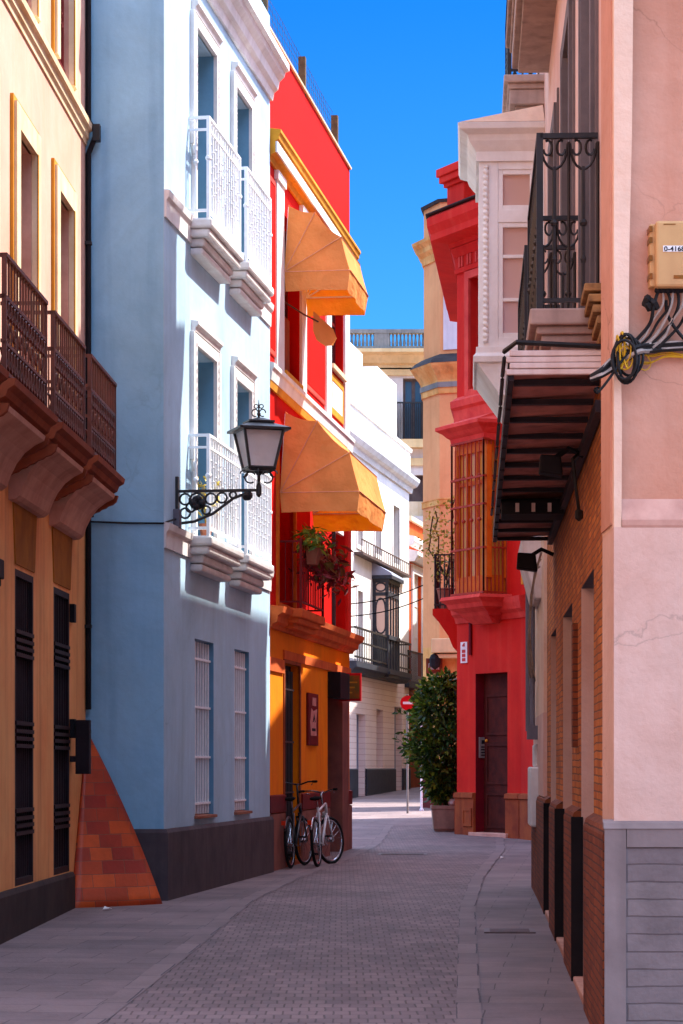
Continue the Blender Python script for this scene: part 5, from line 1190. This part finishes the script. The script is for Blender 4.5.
# canopy
cn=thing('metal_canopy',FI.at(uI(19),4.0,.3),'rusty corrugated metal canopy on dark battens over the brick ground floor','canopy')
ca,cb=uI(14.6),uI(23.4); CO=.56
zi=lambda u:4.10-.17*(u-ca)/(cb-ca)
sh=MB(); n=44; vs=[]
for i in range(n+1):
    u=ca+(cb-ca)*i/n
    for o in (.0,CO): vs.append(FI.at(u,zi(u)+.015*(i%2)-.03*(o/CO),o))
sh.add(vs,[(2*i,2*i+1,2*i+3,2*i+2) for i in range(n)]); o=sh.build('sheet','canopy_sheet',cn); o.modifiers.new('s','SOLIDIFY').thickness=.012
q=MB()
for i in range(4): 
    z=zi(ca)-.055+.036*i; q.box(FN if False else FI,ca-.03-.006*(i%2),ca,z,z+.033,-.07,CO+.01-.02*(i%2))
q.build('fascia','rusty_white',cn,bevel=.006)
for i in range(13):
    u=ca+.28+(cb-ca-.35)*i/12; MB().box(FI,u,u+.07,zi(u)-.062,zi(u)-.03,.01,CO-.04).build('batten','dark_steel',cn)
q=MB(); 
for i in range(16):
    ua=ca+(cb-ca)*i/16; ub=ca+(cb-ca)*(i+1)/16; q.box(FI,ua,ub,zi(ua)-.085,zi(ua)+.03,CO-.035,CO+.0)
q.box(FI,ca,cb,3.83,3.9,.005,.05)
q.build('edge_beam','dark_steel',cn)
q=MB(); q.box(FI,uI(20.2),uI(20.75),3.8,3.9,.02,CO-.04); 
q.build('cross_beam','near_black',cn)
q=MB()
for i in range(3): q.box(FI,uI(20.18),uI(20.2),3.815,3.885,.12+.13*i,.15+.13*i)
q.build('beam_mark','rusty_white',cn)
q=MB(); q.tube([FI.at(ca-.05,zi(ca)+.1,.0),FI.at(ca-.05,zi(ca)+.13,CO-.05),FI.at(ca+.1,zi(ca)+.1,CO+.02)],.016,5)
for i in range(9):
    q.tube([FI.at(ca+.9*i,zi(ca+.9*i)+.05+.03*(i%2),CO+.02),FI.at(ca+.9*(i+1),zi(ca+.9*i)+.05+.03*((i+1)%2),CO+.02)],.012,4)
q.build('edge_cable','cable_black',cn)
def flood(y,o,z,sz,label):
    fl=thing('floodlight',FI.at(uI(y),z,0),label,'floodlight'); u=uI(y)
    MB().tube([FI.at(u,z+.05,.02),FI.at(u,z+.1,o*.5),FI.at(u,z+.02,o)],.02,6).build('arm','near_black',fl)
    h=MB(); h.poly_u(Fr(FI.at(u-.08,0,o).xy,FI.d,FI.n),[(-sz*.5,z-sz*.55),(sz*.5,z-sz*.4),(sz*.45,z+sz*.35),(-sz*.4,z+sz*.3)],0,.18); ho=h.build('housing','near_black',fl,bevel=.012)
    MB().poly_u(Fr(FI.at(u-.088,0,o).xy,FI.d,FI.n),[(-sz*.4,z-sz*.45),(sz*.4,z-sz*.32),(sz*.36,z+sz*.28),(-sz*.32,z+sz*.22)],0,.01).build('lens','near_black',ho)
    return fl
flood(16.7,.24,3.78,.16,'black floodlight on an arm under the middle of the canopy with a hanging lead'); flood(22.6,.26,3.62,.19,'square black floodlight under the far end of the canopy')
q=MB(); q.tube([FI.at(uI(16.7),3.85,.05),FI.at(uI(16.6),3.8,.1),FI.at(uI(16.6),3.55,.07),FI.at(uI(16.55),3.45,.06)],.012,5); q.lathe((FI.at(uI(16.55),0,.06).x,FI.at(uI(16.55),0,.06).y),[(.012,3.46),(.028,3.45),(.028,3.40),(.005,3.38)],7)
tag(q.build('hanging_lead','cable_black',org=FI.at(uI(16.6),3.4,.06)),'short black lead with a socket dangling from the middle floodlight on the brick wall','cable')
# utility box with cables on the end wall
fo=-.075; ux=lambda px:FN.u(px); uz=lambda py:Zp(py,13.6)
bx=thing('utility_box',FN.at(ux(667),uz(290),fo),'beige telecom junction box with a white number sticker on the pink end wall','utility box')
MB().box(FN,ux(654.5),ux(700),uz(289),uz(223),fo,fo+.14).build('cover','box_beige',bx,bevel=.014)
MB().box(FN,ux(649.5),ux(655.5),uz(287),uz(224.5),fo,fo+.09).build('side_flange','box_beige',bx,bevel=.006)
q=MB()
for y in (229,240,258,276): q.box(FN,ux(648.8),ux(652),uz(y+3.5),uz(y-2),fo,fo+.1)
q.build('latch','sign_olive',bx)
q=MB(); q.box(FN,ux(661.5),ux(692),uz(254.2),uz(248.2),fo+.14,fo+.143); q.build('sticker','sign_white',bx)
tc=bpy.data.curves.new('font','FONT'); tc.body='0-4168'; tc.size=.036; tc.extrude=.0006; tc.offset=.0006
tf=bpy.data.objects.new('font',tc); C.objects.link(tf); bpy.context.view_layer.update(); tm_=bpy.data.meshes.new_from_object(tf.evaluated_get(bpy.context.evaluated_depsgraph_get())); bpy.data.objects.remove(tf); to=bpy.data.objects.new('lettering',tm_); C.objects.link(to); tm_.materials.clear(); tm_.materials.append(M['text_dark']); to.parent=bx; to.rotation_euler=(math.radians(90),0,0); to.location=FN.at(ux(662.3),uz(253.6),fo+.1445)-Vector(bx.location); to.scale=(1.12,1,1)
q=MB(); q.box(FN,ux(662),ux(674),uz(227.3),uz(226.4),fo+.14,fo+.142); q.box(FN,ux(672),ux(690),uz(281),uz(277.5),fo+.14,fo+.142); q.build('embossing','sign_olive',bx)
q=MB()
for i in range(7):
    c=FN.at(ux(658+i*5),0,fo+.07); q.lathe((c.x,c.y),[(.012,uz(293)),(.018,uz(291.5)),(.018,uz(288.5)),(.012,uz(288))],8)
q.build('cable_gland','near_black',bx)
def wob(p,s=.008): return p+Vector((random.gauss(0,s),random.gauss(0,s*.4),random.gauss(0,s)))
def smooth_path(pts,k=6):
    out=[]; n=len(pts)
    for i in range(n-1):
        p0,p1,p2,p3=pts[max(0,i-1)],pts[i],pts[i+1],pts[min(n-1,i+2)]
        for j in range(k):
            t=j/k; out.append(.5*((2*p1)+(p2-p0)*t+(2*p0-5*p1+4*p2-p3)*t*t+(3*p1-p0-3*p2+p3)*t**3))
    return out+[pts[-1]]
pt=lambda px,py,o=.03: FN.at(ux(px),uz(py),fo+o)
cbd=thing('cable_bundle',pt(650,350),'thick bundle of black and grey cables running from the utility box to the wall corner','cables')
b1=MB(); b2=MB(); b3=MB()
for i in range(9):
    dy=random.uniform(-4,4); mbx=(b1,b1,b2)[i%3]
    mbx.tube(smooth_path([pt(700,343+dy,.03),pt(672,345+dy*.9,.04),pt(650,347+dy,.05),pt(636,351+dy,.06+.01*i%3),pt(622,358+dy*1.2,.1),pt(610,366+dy*1.5,.12),pt(600,374+dy,.14),pt(590,379+dy*.6,.12)]),random.uniform(.009,.014),5)
for i in range(7):
    x=658+i*5; mbx=(b1,b2)[i%2]; mbx.tube(smooth_path([pt(x,292,.07),pt(x-1+random.gauss(0,2),306,.09),pt(x-6-random.random()*6,322,.06),pt(x-18,336,.05),pt(x-30,347,.05)]),random.uniform(.006,.011),5)
b1.tube(smooth_path([pt(700,352),pt(680,333,.05),pt(668,315,.06),pt(666,300,.07)]),.01,5)
for i in range(4): b3.tube(smooth_path([wob(pt(700,355+i)),wob(pt(670,352+i*2)),wob(pt(650,354+i*2)),wob(pt(632,352+i*3,.08))]),.004,4)
b1.build('black_cable','cable_black',cbd); b2.build('grey_cable','cable_grey',cbd); b3.build('yellow_cable','cable_yellow',cbd)
q=MB()
for (x,y,dx,dy) in ((648,297,-3,7),(645,303,5,6),(651,300,6,8)): q.tube([pt(x,y,.06),pt(x+dx*.5,y+dy*.5,.09),pt(x+dx,y+dy,.07)],.02,6)
tag(q.build('cable_splice','cable_black',org=pt(647,300)),'black taped cable splices clustered at the lower left of the utility box','cable splice')
cc=thing('cable_coil',pt(626,360),'coil of spare black and yellow cable looped at the corner above the canopy','cable coil')
k1=MB(); k2=MB()
for i in range(4):
    cxp,cyp=626+random.gauss(0,1.8),360+random.gauss(0,2.2); rx,ry=11.5+random.gauss(0,2.2),22+random.gauss(0,2.5)
    k1.tube([pt(cxp+rx*math.cos(a)+1.5*math.sin(a)*0,cyp+ry*math.sin(a),.11+.015*i+.008*math.sin(3*a)) for a in [j*6.283/26 for j in range(26)]],.0085,5,True)
for i in range(6):
    cxp,cyp=624+random.gauss(0,3),357+random.gauss(0,4); rx,ry=abs(7+random.gauss(0,3)),17+random.gauss(0,4); w=random.gauss(0,.5)
    k2.tube([pt(cxp+rx*math.cos(a)*math.cos(w)-ry*.4*math.sin(a)*math.sin(w),cyp+ry*math.sin(a)*math.cos(w)+rx*math.cos(a)*math.sin(w),.13+.012*math.sin(2*a+i)) for a in [j*6.283/22 for j in range(22)]],.0042,4,True)
k2.tube(smooth_path([pt(622,340,.1),pt(634,356,.12),pt(644,352,.06),pt(652,362,.03),pt(646,369,.03),pt(636,364,.06)]),.004,4)
k1.tube(smooth_path([pt(630,350,.12),pt(618,366,.14),pt(607,382,.16),pt(597,394,.16),pt(595,391,.16)]),.008,5)
for i in range(3): k1.ring(FN,ux(597),uz(391),fo+.1,.016,.016,.006,n=8,k=4)
k1.build('black_loop','cable_black',cc); k2.build('yellow_loop','cable_yellow',cc)

# ================================================================== 10 unseen houses, added to shade the lane and bounce light
def plain_house(name,label,pts,h,m,fr,L):
    t=thing(name,(pts[0][0],pts[0][1],g(pts[0][1])),label,'house')
    hs=[(.6+i*2.4,1.6+i*2.4,z0,z0+2.1) for i in range(int((L-1)/2.4)) for z0 in (1.2,4.6,8.0) if z0+2.3<h]
    MB().wall(fr,0,L,-.3,h,hs,.4).build('front_wall',m,t)
    for hh in hs: casement(t,fr,*hh,-.15,'white_trim',bars=(.5,))
    MB().plan(pts,-.3,h-.04).build('rear_wall',m,t)
    MB().poly_u(fr,[(-.3,h),(.1,h),(.2,h+.15),(-.3,h+.2)],0,L).build('cornice','white_trim',t)
    return t
fs=Fr((3.9,28.8),(.139,1),(-1,.139)); plain_house('shade_house','unseen taller cream house added between pink and red corner house to shade the lane',[(4.29,28.85),(10,28.85),(10,35.3),(5.19,35.3)],13.65,'yellow_plaster',fs,6.6)  # hidden house added; height sets the shade edge on the blue house
fs=Fr((4.83,35.36),(0,1),(-1,0)); plain_house('shade_house','unseen lower white house added between pink and red corner house to shade the lane',[(5.22,35.36),(10,35.36),(10,41.5),(5.22,41.5)],12.3,'white_wall',fs,6.1)  # hidden house added; height sets the shade edge on the orange ground floor
fs=Fr((-3.9,-14),(.02,1),(1,-.02)); plain_house('bounce_light_house','unseen long peach house added left of the lane to bounce warm light',[(-4.3,-14),(-10,-14),(-10,12.8),(-3.75,12.8)],11.5,'yellow_plaster',fs,26.8)  # out of view, added to bounce warm light onto the pink end wall
fs=Fr((4.4,66.6),(0.03,1),(-1,.03)); plain_house('far_shade_house','unseen plain house added beyond the turret house to shade the bend',[(4.85,66.6),(12,66.6),(12,95),(5.6,95)],10.4,'beige_far',fs,30)  # hidden house added to shade the bend and the white house

# ================================================================== camera, sun, sky
cam=bpy.data.cameras.new('Camera'); co_=bpy.data.objects.new('Camera',cam); C.objects.link(co_)
co_.location=(0,0,EYE); co_.rotation_euler=(math.radians(90),0,0)
cam.sensor_fit='AUTO'; cam.sensor_width=36; cam.lens=36*F/1024; cam.shift_y=(HY-512)/1024; cam.shift_x=0
cam.clip_start=.1; cam.clip_end=2000
bpy.context.scene.camera=co_
EL,AZ=math.radians(58.5),math.radians(26)
sv=Vector((math.cos(AZ)*math.cos(EL),math.sin(AZ)*math.cos(EL),math.sin(EL)))
su=bpy.data.lights.new('Sun','SUN'); su.energy=3.0; su.angle=math.radians(.5); su.color=(1,.95,.86)
so=bpy.data.objects.new('Sun',su); C.objects.link(so); so.rotation_euler=sv.to_track_quat('Z','Y').to_euler(); so.location=(20,20,40)
sc=bpy.context.scene
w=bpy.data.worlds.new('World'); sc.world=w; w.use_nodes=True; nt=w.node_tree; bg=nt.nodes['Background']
sk=nt.nodes.new('ShaderNodeTexSky'); sk.sky_type='NISHITA'; sk.sun_disc=False; sk.sun_elevation=EL; sk.sun_rotation=math.radians(90)-AZ
sk.air_density=1.0; sk.dust_density=.2; sk.ozone_density=3.5; sk.altitude=100
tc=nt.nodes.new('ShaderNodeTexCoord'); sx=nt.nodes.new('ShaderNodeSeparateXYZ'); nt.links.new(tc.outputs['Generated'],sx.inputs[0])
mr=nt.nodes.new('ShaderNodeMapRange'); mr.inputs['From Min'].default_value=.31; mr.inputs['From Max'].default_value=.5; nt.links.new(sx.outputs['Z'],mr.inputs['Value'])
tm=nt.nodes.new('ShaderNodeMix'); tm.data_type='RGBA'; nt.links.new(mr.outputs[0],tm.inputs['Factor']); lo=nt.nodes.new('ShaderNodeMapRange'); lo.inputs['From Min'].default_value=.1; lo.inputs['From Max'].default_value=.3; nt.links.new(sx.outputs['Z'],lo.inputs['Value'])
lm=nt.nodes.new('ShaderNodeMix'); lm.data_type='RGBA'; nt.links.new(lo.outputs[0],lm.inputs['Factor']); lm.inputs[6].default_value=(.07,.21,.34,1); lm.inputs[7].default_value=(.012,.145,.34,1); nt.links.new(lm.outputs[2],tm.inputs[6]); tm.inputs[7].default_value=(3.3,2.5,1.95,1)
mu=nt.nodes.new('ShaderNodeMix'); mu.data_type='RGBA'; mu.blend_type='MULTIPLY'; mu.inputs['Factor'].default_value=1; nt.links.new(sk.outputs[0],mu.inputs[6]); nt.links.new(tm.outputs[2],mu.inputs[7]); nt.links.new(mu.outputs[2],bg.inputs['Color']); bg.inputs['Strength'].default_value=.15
vs=sc.view_settings; vs.view_transform='Standard'; vs.look='None'; vs.exposure=2.0; vs.gamma=1; vs.use_curve_mapping=False
sc.render.engine='CYCLES'; cy=sc.cycles
cy.max_bounces=10; cy.diffuse_bounces=6; cy.glossy_bounces=4; cy.transmission_bounces=6
cy.use_denoising=True
cy.sample_clamp_indirect=8; cy.caustics_reflective=False; cy.caustics_refractive=False
